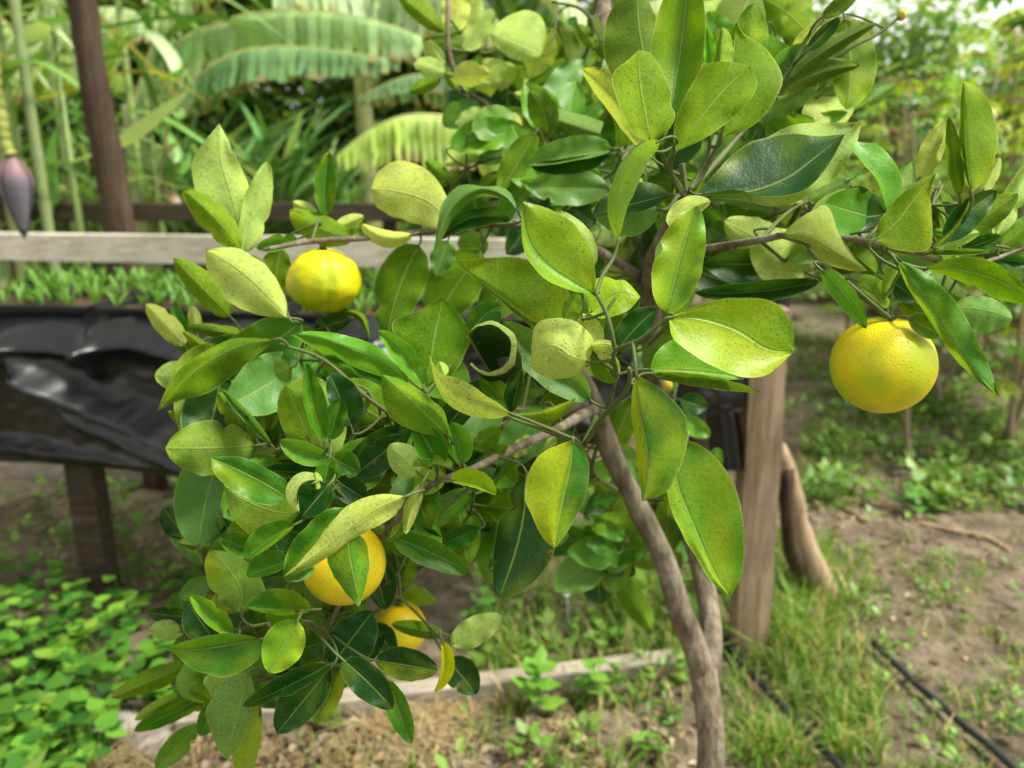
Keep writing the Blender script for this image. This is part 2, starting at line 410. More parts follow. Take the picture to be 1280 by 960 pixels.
# low board on the ground behind
v, f = plank_vf(GZ(-70,625)+[0,.25,.07], GZ(420,628)+[0,.1,.06], .12, .05, seed=14)
mesh('ground_board', v, f, smooth=False, mats=M['grey_wood'], label='low weathered board on edge on the ground beneath the bench', cat='board')

# black plastic draped over the front
FOLDS = [([(-60,500),(5,430),(28,424),(62,462),(125,516),(250,566),(300,580)], 15, .055), ([(25,425),(80,432),(118,440),(133,436)], 8, .03),
         ([(133,425),(137,456)], 6, .03), ([(135,430),(180,428),(228,442),(290,470)], 11, .035), ([(62,462),(140,505),(205,532),(300,575)], 9, .03),
         ([(120,408),(150,398)], 8, .02), ([(300,430),(400,500),(480,560)], 16, .05), ([(480,420),(560,500),(640,540)], 16, .05), ([(660,470),(720,520),(780,540)], 15, .02),
         ([(-60,545),(40,560),(160,572),(290,582)], 9, .02)]
def seg_dist(px, py, poly):
    best = 1e9
    for (x0, y0), (x1, y1) in zip(poly[:-1], poly[1:]):
        dx, dy = x1-x0, y1-y0; u = max(0, min(1, ((px-x0)*dx+(py-y0)*dy)/(dx*dx+dy*dy)))
        best = min(best, math.hypot(px-x0-u*dx, py-y0-u*dy))
    return best
tv = []; NXT, NYT = 260, 70
for j in range(NYT+1):
    for i in range(NXT+1):
        x = -110 + 1040*i/NXT; u = j/NYT
        yt = np.interp(x, [-110, 300, 560, 800, 930], [400, 398, 398, 420, 468]); yb = np.interp(x, [-110, 100, 290, 500, 700, 860, 930], [572, 580, 588, 584, 565, 522, 512])
        y = yt+(yb-yt)*u
        p = FP(x, y, -.055)
        h = sum(2.0*a*math.exp(-(seg_dist(x, y, q)/(wd*1.25))**1.15) for q, wd, a in FOLDS)
        h += .012*mnoise.noise(Vector((x*.012, y*.02, 1))) + .004*mnoise.noise(Vector((x*.05, y*.06, 4)))
        h += .012*abs(mnoise.noise(Vector((x*.017+y*.011, y*.03-x*.006, 9)))) + .006*abs(mnoise.noise(Vector((x*.045+y*.03, y*.05-x*.02, 2)))) 
        h -= .075*max(0, 1-u/.12)**1.5                       # tucked under the trays at the top
        p[:2] -= fn*h; tv.append(p)
tf = [(j*(NXT+1)+i, j*(NXT+1)+i+1, (j+1)*(NXT+1)+i+1, (j+1)*(NXT+1)+i) for j in range(NYT) for i in range(NXT)]
n0 = len(tv)
for j in range(15):                                         # the tail hanging beside the corner post
    for i in range(9):
        x = 878+ i*5.2; y = 488+ j*7.2; p = FP(x + (j*.9 if j > 3 else 0) - max(0, 3-j)*4, y, -.02-.03*math.sin(math.pi*i/8)-.012*math.sin(i*2.2)); tv.append(p)
tf += [(n0+j*9+i, n0+j*9+i+1, n0+(j+1)*9+i+1, n0+(j+1)*9+i) for j in range(14) for i in range(8)]
mesh('plastic_sheet', tv, tf, M['plastic'], origin=tuple(BP(.5,0,.5)), label='crumpled glossy black plastic sheet draped along the bench front', cat='plastic sheet')

# trays and seedlings
def seedling_mesh(rs):
    mb = MB()
    for k in range(rs.choice((3,4,4,5))):
        a = rs.uniform(0, 6.28); ln = rs.uniform(.06, .115); wd = rs.uniform(.006, .011); dr = rs.uniform(.3, 1.1)
        d = np.array([math.cos(a), math.sin(a), 0]); s = np.array([-d[1], d[0], 0]); vv = []
        for i in range(6):
            u = i/5; th = .15+dr*u
            p = d*ln*u*math.sin(th)*.8 + np.array([0,0,1])*ln*(u*1.05-.35*dr*u*u)
            wv = wd*math.sin(math.pi*min(1, .12+u*.88))**.7
            vv += [p-s*wv, p+s*wv]
        g = rs.uniform(.8, 1.25)
        mb.add(vv, [(2*i, 2*i+1, 2*i+3, 2*i+2) for i in range(5)], (.12*g, .26*g, .045*g))
    o = mb.build('seedling', M['grass']); me = o.data; bpy.data.objects.remove(o); return me
rs = random.Random(5); SEED = [seedling_mesh(rs) for _ in range(8)]
TL, TW, TH = .53, .285, .055
lab = {(0,0): 'front black seedling tray at the bench leg end, thick with seedlings', (1,0): 'front black seedling tray next along, its corner overlapped by the end tray'}
s0 = np.dot(FP(122, 392)[:2]-FL, fd)
def tray(s, off, rz, label):
    c = BP(s, off, TOPZ); o = empty('seedling_tray', tuple(c), label=label, cat='tray', group='black seedling trays on the bench')
    ang = math.atan2(fd[1], fd[0])+rz; ca, sa = math.cos(ang), math.sin(ang)
    W = lambda x, y, z: np.array([c[0]+x*ca-y*sa, c[1]+x*sa+y*ca, c[2]+z])
    L2, W2 = TL/2, TW/2; v = []; f = []
    prof = [(-.03, .0), (-.012, TH), (.0, TH+.003), (.0, TH-.007), (-.002, TH+.0005), (-.012, TH-.004), (-.014, TH-.02)]
    prof = [(-.035, 0), (-.010, TH-.004), (.002, TH-.004), (.002, TH+.003), (-.010, TH+.003), (-.014, TH-.02)]
    for e, z in prof:
        for x, y in ((-L2-e,-W2-e),(L2+e,-W2-e),(L2+e,W2+e),(-L2-e,W2+e)): v.append(W(x, y, z))
    for i in range(len(prof)-1):
        for j in range(4): f.append((i*4+j, i*4+(j+1)%4, i*4+4+(j+1)%4, i*4+4+j))
    mesh('tray_rim', v, f, M['tray'], o, smooth=False)
    v = []; f = []; a, b = 22, 12
    for j in range(b+1):
        for i in range(a+1):
            x = (-L2+.014)+(TL-.028)*i/a; y = (-W2+.014)+(TW-.028)*j/b
            q = W(x, y, 0); v.append(W(x, y, TH-.014+.006*mnoise.noise(Vector((q[0]*40, q[1]*40, 0)))))
    f = [(j*(a+1)+i, j*(a+1)+i+1, (j+1)*(a+1)+i+1, (j+1)*(a+1)+i) for j in range(b) for i in range(a)]
    mesh('potting_soil', v, f, M['potting'], o)
    return W
cnt = 0
for it, ds in ((0, -.30), (1, .27), (2, .83), (3, 1.39), (4, 1.95)):
    s = s0+ds
    if s > SR-.2: continue
    for row in (0, 1):
        W = tray(s + (.01 if row else 0), .13+row*.305, (.03 if it == 0 else -.02 if it == 1 else .01)*(1-row),
                 lab.get((it, row)) or ('black seedling tray in the back row against the pale rail' if row else 'front black seedling tray mostly hidden behind the citrus leaves'))
        for iy in range(5):
            for ix in range(9):
                if cnt >= 292 or rs.random() < (.75 if iy == 0 and row == 0 else .4 if iy == 1 and row == 0 else .15): continue
                q = W(-TL/2+.035+ix*(TL-.07)/8+rs.uniform(-.012,.012), -TW/2+.035+iy*(TW-.07)/4+rs.uniform(-.012,.012), TH-.014)
                o = bpy.data.objects.new('seedling', rs.choice(SEED)); link(o); cnt += 1
                k = rs.uniform(.7, 1.1); o.location = q; o.rotation_euler = (rs.uniform(-.15,.15), rs.uniform(-.15,.15), rs.uniform(0, 6.28)); o.scale = (k, k, k)
                tag(o, 'small bright green grassy seedling growing in a black tray', 'seedling', 'seedlings in the black trays')

# ================================================================== posts, rails and timber behind
a = PY(152, 300, 3.12); top = PY(100, -30, 3.12); dirp = (a-top)/(a[2]-top[2]); foot = a - dirp*a[2]*.9; foot[2] = -.05
v, f = tube_vf(catmull([foot, a, PY(135,200,3.12), PY(117,100,3.12), PY(101,-10,3.12), PY(92,-120,3.12)], 26), np.linspace(.062, .05, 26), 12, wob=.15)
mesh('fence_post', v, f, M['brown_post'], label='tall crooked dark brown post rising behind the pale rail', cat='post', origin=tuple(foot))
fz = (PY(300,254,3.9)[2]+PY(300,276,3.9)[2])/2
fence = empty('rail_fence', (0, 3.9, 0), label='low dark timber rail fence behind the bench and brown post', cat='fence')
v, f = plank_vf((-4.2, 3.9, fz), (1.6, 3.9, fz), .088, .035, seed=21, seg=16); mesh('rail', v, f, M['dark_wood'], fence, smooth=False)
for x in (-3.4, -.62, 1.4): post('fence_upright', (x, 3.95, -.05), (x, 3.95, fz+.06), .07, .07, M['dark_wood'], fence, x)
# edging board on the ground, stones, brace branch
a, b_ = GZ(225, 918), GZ(862, 838); a[2] = b_[2] = .025
v, f = plank_vf(a, b_, .07, .045, up=(0,-.12,1), seg=20, wob=.005, seed=31)
mesh('edging_board', v, f, smooth=False, mats=M['grey_wood'], label='pale grey edging board lying on the ground across to the trunk', cat='board')
def stone(name, x, y, rx, ry, rz, seed, label, mat=None):
    c = GZ(x, y); v = []; f = []; n = 14
    for i in range(8):
        th = math.pi*i/7
        for j in range(n):
            an = 2*math.pi*j/n; d = np.array([math.sin(th)*math.cos(an), math.sin(th)*math.sin(an), math.cos(th)])
            k = 1+.28*mnoise.noise(Vector(d*1.5+np.array([seed,0,0]))); v.append(c+d*k*np.array([rx, ry, rz]))
    for i in range(7):
        for j in range(n): f.append((i*n+j, (i+1)*n+j, (i+1)*n+(j+1)%n, i*n+(j+1)%n))
    return mesh(name, v, f, mat or M['stone'], label=label, cat='stone', origin=tuple(c))
stone('stone', 140, 918, .1, .06, .05, 1, 'flat grey stone half buried in leafy weeds by the edging board')
stone('stone', 262, 908, .085, .05, .05, 2, 'pale stone at the end of the edging board')
stone('stone', 190, 935, .06, .05, .035, 3, 'small stone in front of the flat grey stone by straw')
br = [PY(900,512,2.12), PY(932,540,2.1), PY(966,556,2.1), PY(984,592,2.14), PY(1000,660,2.18), GZ(1038,750)+[0,0,-.02]]
v, f = tube_vf(catmull(br, 26), np.linspace(.022, .038, 26), 12, wob=.2)
mesh('brace_branch', v, f, M['stick'], label='peeled tan branch leaning behind the corner post into the grass', cat='branch', origin=tuple(GZ(1038,750)))
v, f = tube_vf(catmull([PY(985,585,2.12), PY(983,620,2.12), PY(990,690,2.14), GZ(1008,738)], 14), np.linspace(.02, .026, 14), 10, wob=.2)  # dark side of the peeled branch, built as a tube of its own
mesh('dark_side_strip', v, f, M['brown_post'], label='short dark strip along the side of the peeled branch', cat='branch', origin=tuple(GZ(1008,738)))
def ground_tube(name, pxs, r, mat, label, cat, dz=0):
    pts = catmull([GZ(x, y)+[0,0,r+dz] for x, y in pxs], 30); pts[:, 2] = [ground_z(p[0], p[1])+r+dz for p in pts]
    v, f = tube_vf(pts, r, 8); return mesh(name, v, f, mat, label=label, cat=cat, origin=tuple(pts[0]))
ground_tube('drip_hose', [(892,800),(935,852),(985,905),(1060,985),(1130,1070)], .0095, M['hose'], 'thin black drip hose running from the corner post through the grass', 'hose', .022)
ground_tube('drip_hose', [(1090,815),(1152,868),(1210,918),(1275,975),(1350,1050)], .0095, M['hose'], 'black drip hose crossing bare soil, away from the post', 'hose', .016)
ground_tube('drip_hose', [(1180,588),(1225,610),(1262,630),(1300,648)], .012, M['hose'], 'far length of black hose half buried in weeds', 'hose', .006)
ground_tube('stick', [(1012,622),(1070,632),(1118,642),(1148,652)], .011, M['stick'], 'long pale dry stick lying on the bare soil', 'stick')
ground_tube('stick', [(1150,658),(1190,666),(1232,675),(1262,690)], .008, M['stick'], 'thin dry stick lying end on to the longer pale stick', 'stick')
ground_tube('stick', [(1046,634),(1066,648),(1084,662)], .007, M['stick'], 'short dry twig forking from the pale stick', 'stick')
M['blue'] = plain('blue_plastic', (.03, .2, .55), .4, .5, 60, .4, .4)
c = GZ(1005, 782); v, f = tube_vf([c+[-.012,0,.004], c+[-.004,.004,.022], c+[.01,.0,.034], c+[.02,-.004,.034]], [.012,.017,.016,.009], 9, wob=.3)
mesh('plastic_scrap', v, f, M['blue'], label='small scrap of bright blue plastic in the grass', cat='litter', origin=tuple(c))
M['white'] = plain('white_flower', (.75, .75, .7), .6)
c = GZ(708, 790)+[0,0,.12]
mb = MB()
for k in range(6):
    a_ = k*1.047; d = np.array([math.cos(a_), -.3, math.sin(a_)]); s = np.array([-math.sin(a_), 0, math.cos(a_)])
    mb.add([c, c+d*.008+s*.004, c+d*.013, c+d*.008-s*.004], [(0,1,2,3)])
v, f = tube_vf([c+[0,0,-.13], c+[.004,0,-.06], c], .0012, 5); mb.add(v, f)
mb.build('white_flower', M['white'], label='tiny white flower on a stem among the grass', cat='flower')

# ================================================================== plants of the ground
def blade(mb, p, h, wd, a, lean, c, n=4):
    d = np.array([math.cos(a), math.sin(a), 0]); s = np.array([-d[1], d[0], 0]); vv = []
    for i in range(n):
        u = i/n; q = p + d*lean*h*u*u + np.array([0,0,h*(u-.3*lean*u*u)]); vv += [q-s*wd*(1-u*.6), q+s*wd*(1-u*.6)]
    vv.append(p + d*lean*h + np.array([0,0,h*(1-.3*lean)]))
    k = len(vv)-1
    mb.add(vv, [(2*i, 2*i+1, 2*i+3, 2*i+2) for i in range(n-1)] + [(k-2, k-1, k)], c)
def oval(mb, p, d, ln, wd, c, cup=.15, nrm=None):
    """simple pointed leaf from p along d: 6 faces with a fold"""
    d = d/np.linalg.norm(d); up = np.array([0,0,1.0]) if nrm is None else nrm
    s = np.cross(d, up); s /= np.linalg.norm(s)+1e-9; n = np.cross(s, d)
    vv = [p]; 
    for u, w_ in ((.28,.9),(.6,.85)): 
        vv += [p+d*ln*u-s*wd*w_+n*cup*wd, p+d*ln*u-n*cup*ln*.1, p+d*ln*u+s*wd*w_+n*cup*wd]
    vv.append(p+d*ln-n*cup*ln*.5)
    mb.add(vv, [(0,2,1),(0,3,2),(1,2,5,4),(2,3,6,5),(4,5,7),(5,6,7)], c)
rs = random.Random(21)
def gcol(rs, base, v=.35):
    k = rs.uniform(1-v, 1+v); return tuple(q*k*rs.uniform(.9, 1.1) for q in base)
mb = MB()
def grass_patch(x0, x1, y0, y1, n, h, dens=None):
    k = 0
    while k < n:
        x, y = rs.uniform(x0, x1), rs.uniform(y0, y1)
        if dens and rs.random() > dens(x, y): continue
        if abs(x-np.interp(y, [800,852,905,985], [892,935,985,1060])) < 17 and y > 800: continue
        if abs(x-np.interp(y, [815,868,918,975], [1090,1152,1210,1275])) < 18 and y > 815: continue
        p = GZ(x, y); hh = h*rs.uniform(.4, 1.25)
        for _ in range(rs.choice((2,3,4,5))):
            q = p+np.array([rs.gauss(0,.014), rs.gauss(0,.014), -.004])
            blade(mb, q, hh*rs.uniform(.6,1.1), rs.uniform(.0014,.0034), rs.uniform(0,6.28), rs.uniform(.15,1.0), gcol(rs, (.125,.245,.028) if rs.random() < .8 else (.42,.36,.16)))
        k += 1
cl = lambda x, y: max(0, mnoise.noise(Vector((x*.012, y*.02, 5)))*1.6+.45)
grass_patch(905, 1110, 680, 960, 700, .11, lambda x, y: max(0, 1-abs(x-(960+(y-700)*.15))/135)*1.1)
grass_patch(930, 1040, 690, 850, 240, .17)
grass_patch(960, 1290, 700, 990, 520, .06, lambda x, y: cl(x, y)*.8)
grass_patch(990, 1290, 410, 640, 1000, .10, cl)
grass_patch(600, 880, 690, 850, 460, .15, lambda x, y: cl(x, y)+.3)
grass_patch(600, 880, 840, 990, 160, .09, cl)
grass_patch(380, 620, 870, 1000, 70, .06, cl)
grass_patch(0, 300, 620, 740, 120, .09, cl)
grass_patch(850, 930, 640, 800, 120, .11)
mb.build('grass', M['grass'], smooth=False, kind='stuff', label='loose tufts of grass over the soil round the bench and post', cat='grass')
# small broad-leaved weeds scattered over the open ground on the right
mb = MB()
def rosette(p, n, ln, base):
    for k in range(n):
        a_ = rs.uniform(0, 6.28); d = np.array([math.cos(a_), math.sin(a_), rs.uniform(.05,.9)]); l_ = ln*rs.uniform(.5,1.1)
        oval(mb, p+d*ln*rs.uniform(.1,.8)+np.array([0,0,rs.uniform(0,ln*.9)]), d, l_, l_*rs.uniform(.25,.38), gcol(rs, base), rs.uniform(-.2,.4))
for x0, x1, y0, y1, n, ln in ((985,1300,405,640,900,.06), (1000,1300,640,980,150,.03), (600,870,660,860,170,.05), (560,880,850,990,45,.035), (20,260,610,730,60,.06), (-60,120,560,592,60,.07)):
    for _ in range(n):
        x, y = rs.uniform(x0,x1), rs.uniform(y0,y1)
        if rs.random() > cl(x*1.3, y*1.3)+.1: continue
        rosette(GZ(x, y), rs.choice((4,6,8)), ln*rs.uniform(.6,1.3), rs.choice(((.12,.25,.03), (.17,.3,.05), (.09,.2,.03))))
mb.build('low_weeds', M['foliage'], kind='stuff', label='scattered low broad-leaved weeds on the open soil', cat='weeds')
# the lush patch in the lower left
mb = MB()
def inpatch(x, y): return y > 730 and x < 255-(y-745)*.15 and not (y < 770 and 85 < x < 200) and (y < 890 or x < 130)
k = 0
while k < 480:
    x, y = rs.uniform(-90, 255), rs.uniform(735, 1010)
    if not inpatch(x, y): continue
    if rs.random() > .45 + (255-x)/300: continue
    p = GZ(x, y); h = rs.uniform(.03, .15)*(1.0 if x < 160 else .7)
    tip = p+np.array([rs.gauss(0,.03), rs.gauss(0,.03), h])
    v, f = tube_vf([p, (p+tip)/2+np.array([rs.gauss(0,.006),0,0]), tip], .0012, 4, cap=False); mb.add(v, f, (.1,.2,.03))
    for q in range(rs.choice((1,2,3))):
        a_ = rs.uniform(0,6.28); d = np.array([math.cos(a_), math.sin(a_), rs.uniform(-.35,.35)]); l_ = rs.uniform(.032,.062)
        oval(mb, tip, d, l_, l_*rs.uniform(.38,.5), gcol(rs, rs.choice(((.055,.17,.015),(.09,.24,.022),(.03,.115,.013),(.13,.27,.03))), .35), rs.uniform(-.25,.2))
    k += 1
mb.build('leafy_weeds', M['foliage'], kind='stuff', label='dense patch of bright green round-leaved weeds beside the bench leg', cat='weeds')
# single weeds that stand out
def weed(x, y, h, n, ln, label, base=(.14,.33,.04)):
    p = GZ(x, y); o = empty('broad_leaved_weed', tuple(p), label=label, cat='weed', group='single broad-leaved weeds')
    st = MB(); lf = MB()
    top = p+np.array([.01,-.01,h]); v, f = tube_vf(catmull([p, p*.5+top*.5+np.array([.008,0,0]), top], 8), np.linspace(.003,.0015,8), 6); st.add(v, f, (.12,.22,.04))
    st.build('stem', M['cane_stalk'], o)
    for k in range(n):
        u = .25+.75*k/(n-1); q = p*(1-u)+top*u; a_ = k*2.4+rs.uniform(-.3,.3); l_ = ln*rs.uniform(.7,1.1)*(1.1-.4*u)
        one = MB(); oval(one, q, np.array([math.cos(a_), math.sin(a_), rs.uniform(-.1,.5)]), l_, l_*.36, gcol(rs, base, .2), rs.uniform(-.2,.25)); one.build('leaf', M['foliage'], o)
weed(668, 895, .15, 12, .085, 'bright broad-leaved weed growing up in front of the edging board')
weed(735, 880, .12, 9, .07, 'smaller broad-leaved weed beside the bright one at the edging board')
weed(800, 945, .06, 6, .045, 'low weed on the brown soil near the trunk foot')
weed(1133, 645, .12, 10, .09, 'leafy weed clump growing behind the pale dry stick', (.1,.24,.05))
weed(408, 915, .07, 6, .05, 'small weed in the dry litter under the lowest leaves', (.1,.22,.04))
weed(600, 800, .16, 12, .08, 'tall soft weed behind the edging board under the hanging leaves', (.1,.25,.04))
weed(165, 790, .11, 8, .055, 'round-leaved weed standing up in front of the bench leg', (.11,.28,.03))
# straw, dry litter
mb = MB()
def straw(cx, cy, sx, sy, n, ln):
    for _ in range(n):
        x, y = rs.gauss(cx, sx), rs.gauss(cy, sy); p = GZ(x, y)+[0,0,abs(rs.gauss(0,.012))+.003]
        a_ = rs.uniform(0,6.28); d = np.array([math.cos(a_), math.sin(a_), rs.uniform(-.05,.3)]); l_ = ln*rs.uniform(.4,1.3)
        s = np.array([-d[1], d[0], 0])*rs.uniform(.0006,.0015)
        mb.add([p-s, p+s, p+d*l_*.5+s+[0,0,.006], p+d*l_*.5-s+[0,0,.006], p+d*l_], [(0,1,2,3),(3,2,4)], gcol(rs, (.34,.265,.145), .4))
straw(525, 905, 42, 16, 420, .11); straw(170, 950, 45, 16, 320, .11); straw(420, 950, 90, 20, 260, .06); straw(1100, 640, 120, 30, 160, .1); straw(720, 920, 120, 30, 220, .06); straw(1100,760,120,80,200,.05)
mb.build('straw', M['straw'], smooth=False, kind='stuff', label='dry straw and stems scattered on the ground', cat='straw')
mb = MB()
for cx, cy, sx, sy, n, ln in ((380,935,110,24,420,.03), (700,940,120,30,200,.025), (1080,640,120,60,320,.022), (1120,800,110,90,260,.018), (120,680,90,40,120,.03)):
    for _ in range(n):
        x, y = rs.gauss(cx,sx), rs.gauss(cy,sy)
        if y < 420: continue
        p = GZ(x, y)+[0,0,.004]; a_ = rs.uniform(0,6.28); d = np.array([math.cos(a_), math.sin(a_), rs.uniform(-.1,.35)]); l_ = ln*rs.uniform(.5,1.6)
        oval(mb, p, d, l_, l_*.3, gcol(rs, rs.choice(((.17,.115,.07),(.25,.19,.125),(.09,.06,.038),(.33,.27,.19))), .3), rs.uniform(.2,.9))
mb.build('leaf_litter', M['straw'], kind='stuff', label='dry brown leaf litter on the soil', cat='litter')

# ================================================================== plants behind the bench
def strap_vf(pts, wd, fold=.25, twist=0.0):
    pts = np.asarray(pts); n = len(pts); T = np.gradient(pts, axis=0); v = []
    for i in range(n):
        t = T[i]/np.linalg.norm(T[i]); s = np.cross(t, [0,0,1.0])
        if np.linalg.norm(s) < .15: s = np.cross(t, [0.2,1.0,0])
        s /= np.linalg.norm(s); nn = np.cross(s, t); a = twist*i/n
        s2 = s*math.cos(a)+nn*math.sin(a); n2 = np.cross(s2, t); u = i/(n-1)
        w_ = wd*min(1, .45+u*2.2)*(1-max(0, (u-.45)/.55)**1.7*.97)
        v += [pts[i]-s2*w_+n2*fold*w_, pts[i], pts[i]+s2*w_+n2*fold*w_]
    f = []
    for i in range(n-1): f += [(3*i,3*i+1,3*i+4,3*i+3), (3*i+1,3*i+2,3*i+5,3*i+4)]
    return v, f
def arc_leaf(base, a, ln, rise, droop, n=9):
    d = np.array([math.cos(a), math.sin(a), 0]); out = []
    for i in range(n):
        u = i/(n-1); out.append(base + d*ln*u*(.35+.6*u) + np.array([0,0,ln*(rise*u-droop*u*u)]))
    return np.array(out)
rs = random.Random(77)
def cane(x, ybot, Y, rad, h, label, nleaf=5, col=(.10,.19,.06), lean=0.0, lc=(.13,.27,.06)):
    base = PY(x, 480, Y); base[2] = ground_z(base[0], base[1])
    o = empty('cane_plant', tuple(base), label=label, cat='cane', group='tall green canes behind the bench')
    top = base+np.array([lean, 0, h]); n = 44; v = []; f = []; k = 10
    nodes = np.cumsum([0]+[rs.uniform(.16,.24) for _ in range(20)])
    for i in range(n*2):
        u = i/(n*2-1); p = base+(top-base)*u; z = h*u
        dn = min(abs(z-q) for q in nodes); r = rad*(1-.25*u)*(1+.12*math.exp(-(dn/.012)**2))
        for j in range(k):
            an = 2*math.pi*j/k; v.append(p+np.array([math.cos(an)*r, math.sin(an)*r, 0]))
    for i in range(n*2-1):
        for j in range(k): f.append((i*k+j, i*k+(j+1)%k, (i+1)*k+(j+1)%k, (i+1)*k+j))
    cc = []
    for i in range(n*2):
        z = h*i/(n*2-1); dn = min(z-q for q in nodes if q <= z+1e-6)
        c = np.array(col)*(1.0 if dn > .03 else .55) if dn > .015 else np.array((.22,.24,.12))
        cc += [tuple(c)]*k
    mesh('stalk', v, f, M['cane_stalk'], o, attrs={'col': cc})
    for q in range(nleaf):
        z = rs.uniform(.75, h); b = base+(top-base)*z/h; mb = MB()
        v, f = strap_vf(arc_leaf(b, rs.uniform(0,6.28), rs.uniform(.6,1.1), rs.uniform(.5,1.0), rs.uniform(.5,1.2)), rs.uniform(.018,.034), .3, rs.uniform(-.8,.8))
        mb.add(v, f, gcol(rs, lc if rs.random() < .85 else (.36,.33,.12), .3)); mb.build('leaf', M['cane'], o)
cane(18, 480, 3.55, .041, 3.4, 'thickest dark green jointed cane, beside the hanging banana flower', 6, (.055,.125,.035))
cane(48, 480, 3.7, .020, 3.2, 'slender yellowish cane next to the thickest dark cane', 4, (.24,.27,.09))
cane(90, 480, 3.65, .026, 3.3, 'jointed grey-green cane close to the brown post', 5, (.17,.24,.10))
cane(172, 480, 4.3, .030, 3.0, 'pale tan cane with dried leaf sheaths behind the brown post', 4, (.36,.29,.19))
for x, Y in ((-60,3.9), (-25,4.2), (70,4.5), (120,4.4), (205,4.8), (240,5.2), (30,5.0)):
    cane(x, 480, Y, rs.uniform(.014,.024), rs.uniform(2.6,3.4), 'green cane standing among the others behind the rail fence', 7, gcol(rs, (.16,.25,.08), .3))
# the broad strap leaves one can pick out, on maize-like plants in front of the canes
def strap_plant(label, foot_px, Y, leaves):
    b = PY(foot_px, 480, Y); b[2] = ground_z(b[0], b[1])
    o = empty('strap_leaved_plant', tuple(b), label=label, cat='plant', group='strap-leaved plants behind the fence')
    tops = [PY(*q[0][0], Y)[2] for q in leaves]
    v, f = tube_vf([b, b+[0,0,max(tops)*.5], b+[0,0,max(tops)]], [.022,.018,.008], 8); mb = MB(); mb.add(v, f, (.16,.25,.07)); mb.build('stem', M['cane_stalk'], o)
    for pts, wd, col, dy in leaves:
        p3 = catmull([b+[0,0,max(.2, PY(*pts[0], Y)[2]-.05)]] + [PY(x, y, Y+dy*i/len(pts)) for i, (x, y) in enumerate(pts)], 16)
        v, f = strap_vf(p3, wd, .22, .5); mb = MB(); mb.add(v, f, col); mb.build('leaf', M['cane'], o)
gl = (.16,.36,.07); gy_ = (.50,.50,.06); gd = (.06,.17,.03); gp = (.38,.52,.28)
strap_plant('plant with a wide pale folded strap leaf right of the brown post', 128, 3.75, [
    ([(132,190),(165,172),(205,140),(238,112)], .05, gp, -.3), ([(130,36),(200,24),(260,22),(330,30)], .022, gd, .3), ([(132,94),(180,90),(215,98),(262,130)], .016, gy_, .2),
    ([(150,228),(185,222),(215,232),(255,240)], .022, gp, -.2), ([(140,55),(165,25),(200,8),(240,4)], .03, gl, .4), ([(160,70),(180,92),(195,130),(205,190)], .018, gd, .2), ([(150,200),(175,215),(190,250)], .02, gl, .2)])
strap_plant('plant with broad upright strap leaves left of the brown post', 66, 3.85, [
    ([(62,270),(64,230),(66,190),(70,160)], .05, gl, .0), ([(25,60),(45,45),(65,36),(100,70)], .05, gp, -.3), ([(35,82),(60,110),(85,135)], .016, gp, -.2), ([(62,5),(80,30),(88,60),(95,110)], .02, gp, .2),
    ([(75,118),(90,112),(112,108)], .016, gy_, .1), ([(40,180),(60,150),(95,140),(120,160)], .03, gl, .2), ([(85,200),(100,180),(112,215)], .025, gp, .1), ([(100,20),(85,-5),(60,-20)], .03, gl, .2)])
strap_plant('tall strap-leaved plant half hidden by the pale upright citrus leaf', 225, 4.3, [
    ([(228,220),(215,180),(190,160),(160,175)], .03, gl, .3), ([(230,200),(245,150),(262,110),(275,150)], .03, gd, .3), ([(226,150),(200,120),(176,126)], .03, gl, .2),
    ([(224,100),(205,60),(180,40),(150,60)], .04, gp, .3), ([(228,90),(240,50),(262,20)], .035, gl, .2), ([(222,260),(200,235),(178,268)], .03, (.3,.22,.12), .1), ([(226,120),(210,160),(206,210)], .03, (.42,.33,.24), .1), ([(222,180),(204,200),(200,240)], .025, (.45,.35,.26), .1)])

# ---- banana flower hanging at the far left
M['bud_purple'] = foliage_material('banana_bud', 0, .55, .35, 40, .35)
BFY = 2.55
bf = PY(14, 195, BFY); bl = empty('banana_flower', tuple(bf), label='purple-grey banana flower bud hanging down over the pale rail', cat='banana flower')
tip = PY(31, 299, BFY); ax = tip-bf; v = []; f = []; NB_ = 22
for i in range(NB_+1):
    u = i/NB_; r = .046*(math.sin(min(1, u/.32+.02)*math.pi/2)**.7)*(1-max(0, (u-.3)/.7)**1.25)*1.0 + .002
    uu, ww = frame(ax)
    for j in range(16):
        an = 2*math.pi*j/16; k = 1+.05*math.sin(an*3+u*2); v.append(bf+ax*u+(uu*math.cos(an)+ww*math.sin(an))*r*k)
for i in range(NB_):
    for j in range(16): f.append((i*16+j, i*16+(j+1)%16, i*16+16+(j+1)%16, i*16+16+j))
cc = [((.19,.115,.13) if i < 6 else (.13,.125,.16) if i < 20 else (.03,.03,.03)) for i in range(NB_+1) for j in range(16)]
budo = mesh('bud', v, f, M['bud_purple'], bl, attrs={'col': cc})
for sg in (-1, 1):                                          # outer bract, standing a little proud
    v = []; f = []
    for i in range(13):
        u = i/12*.9+.04; r = .048*(math.sin(min(1, u/.32+.02)*math.pi/2)**.7)*(1-max(0, (u-.3)/.72)**1.25)+.004
        for j in range(7):
            an = (-1.1+2.2*j/6)*(1-.5*u)+ (-1.9 if sg < 0 else .6); v.append(bf+ax*u+(uu*math.cos(an)+ww*math.sin(an))*r)
    f = [(i*7+j, i*7+j+1, i*7+8+j, i*7+7+j) for i in range(12) for j in range(6)]
    mesh('bract', v, f, M['bud_purple'], budo, attrs={'col': [(.20,.125,.14) if i < 5 else (.15,.145,.185) for i in range(13) for j in range(7)]})
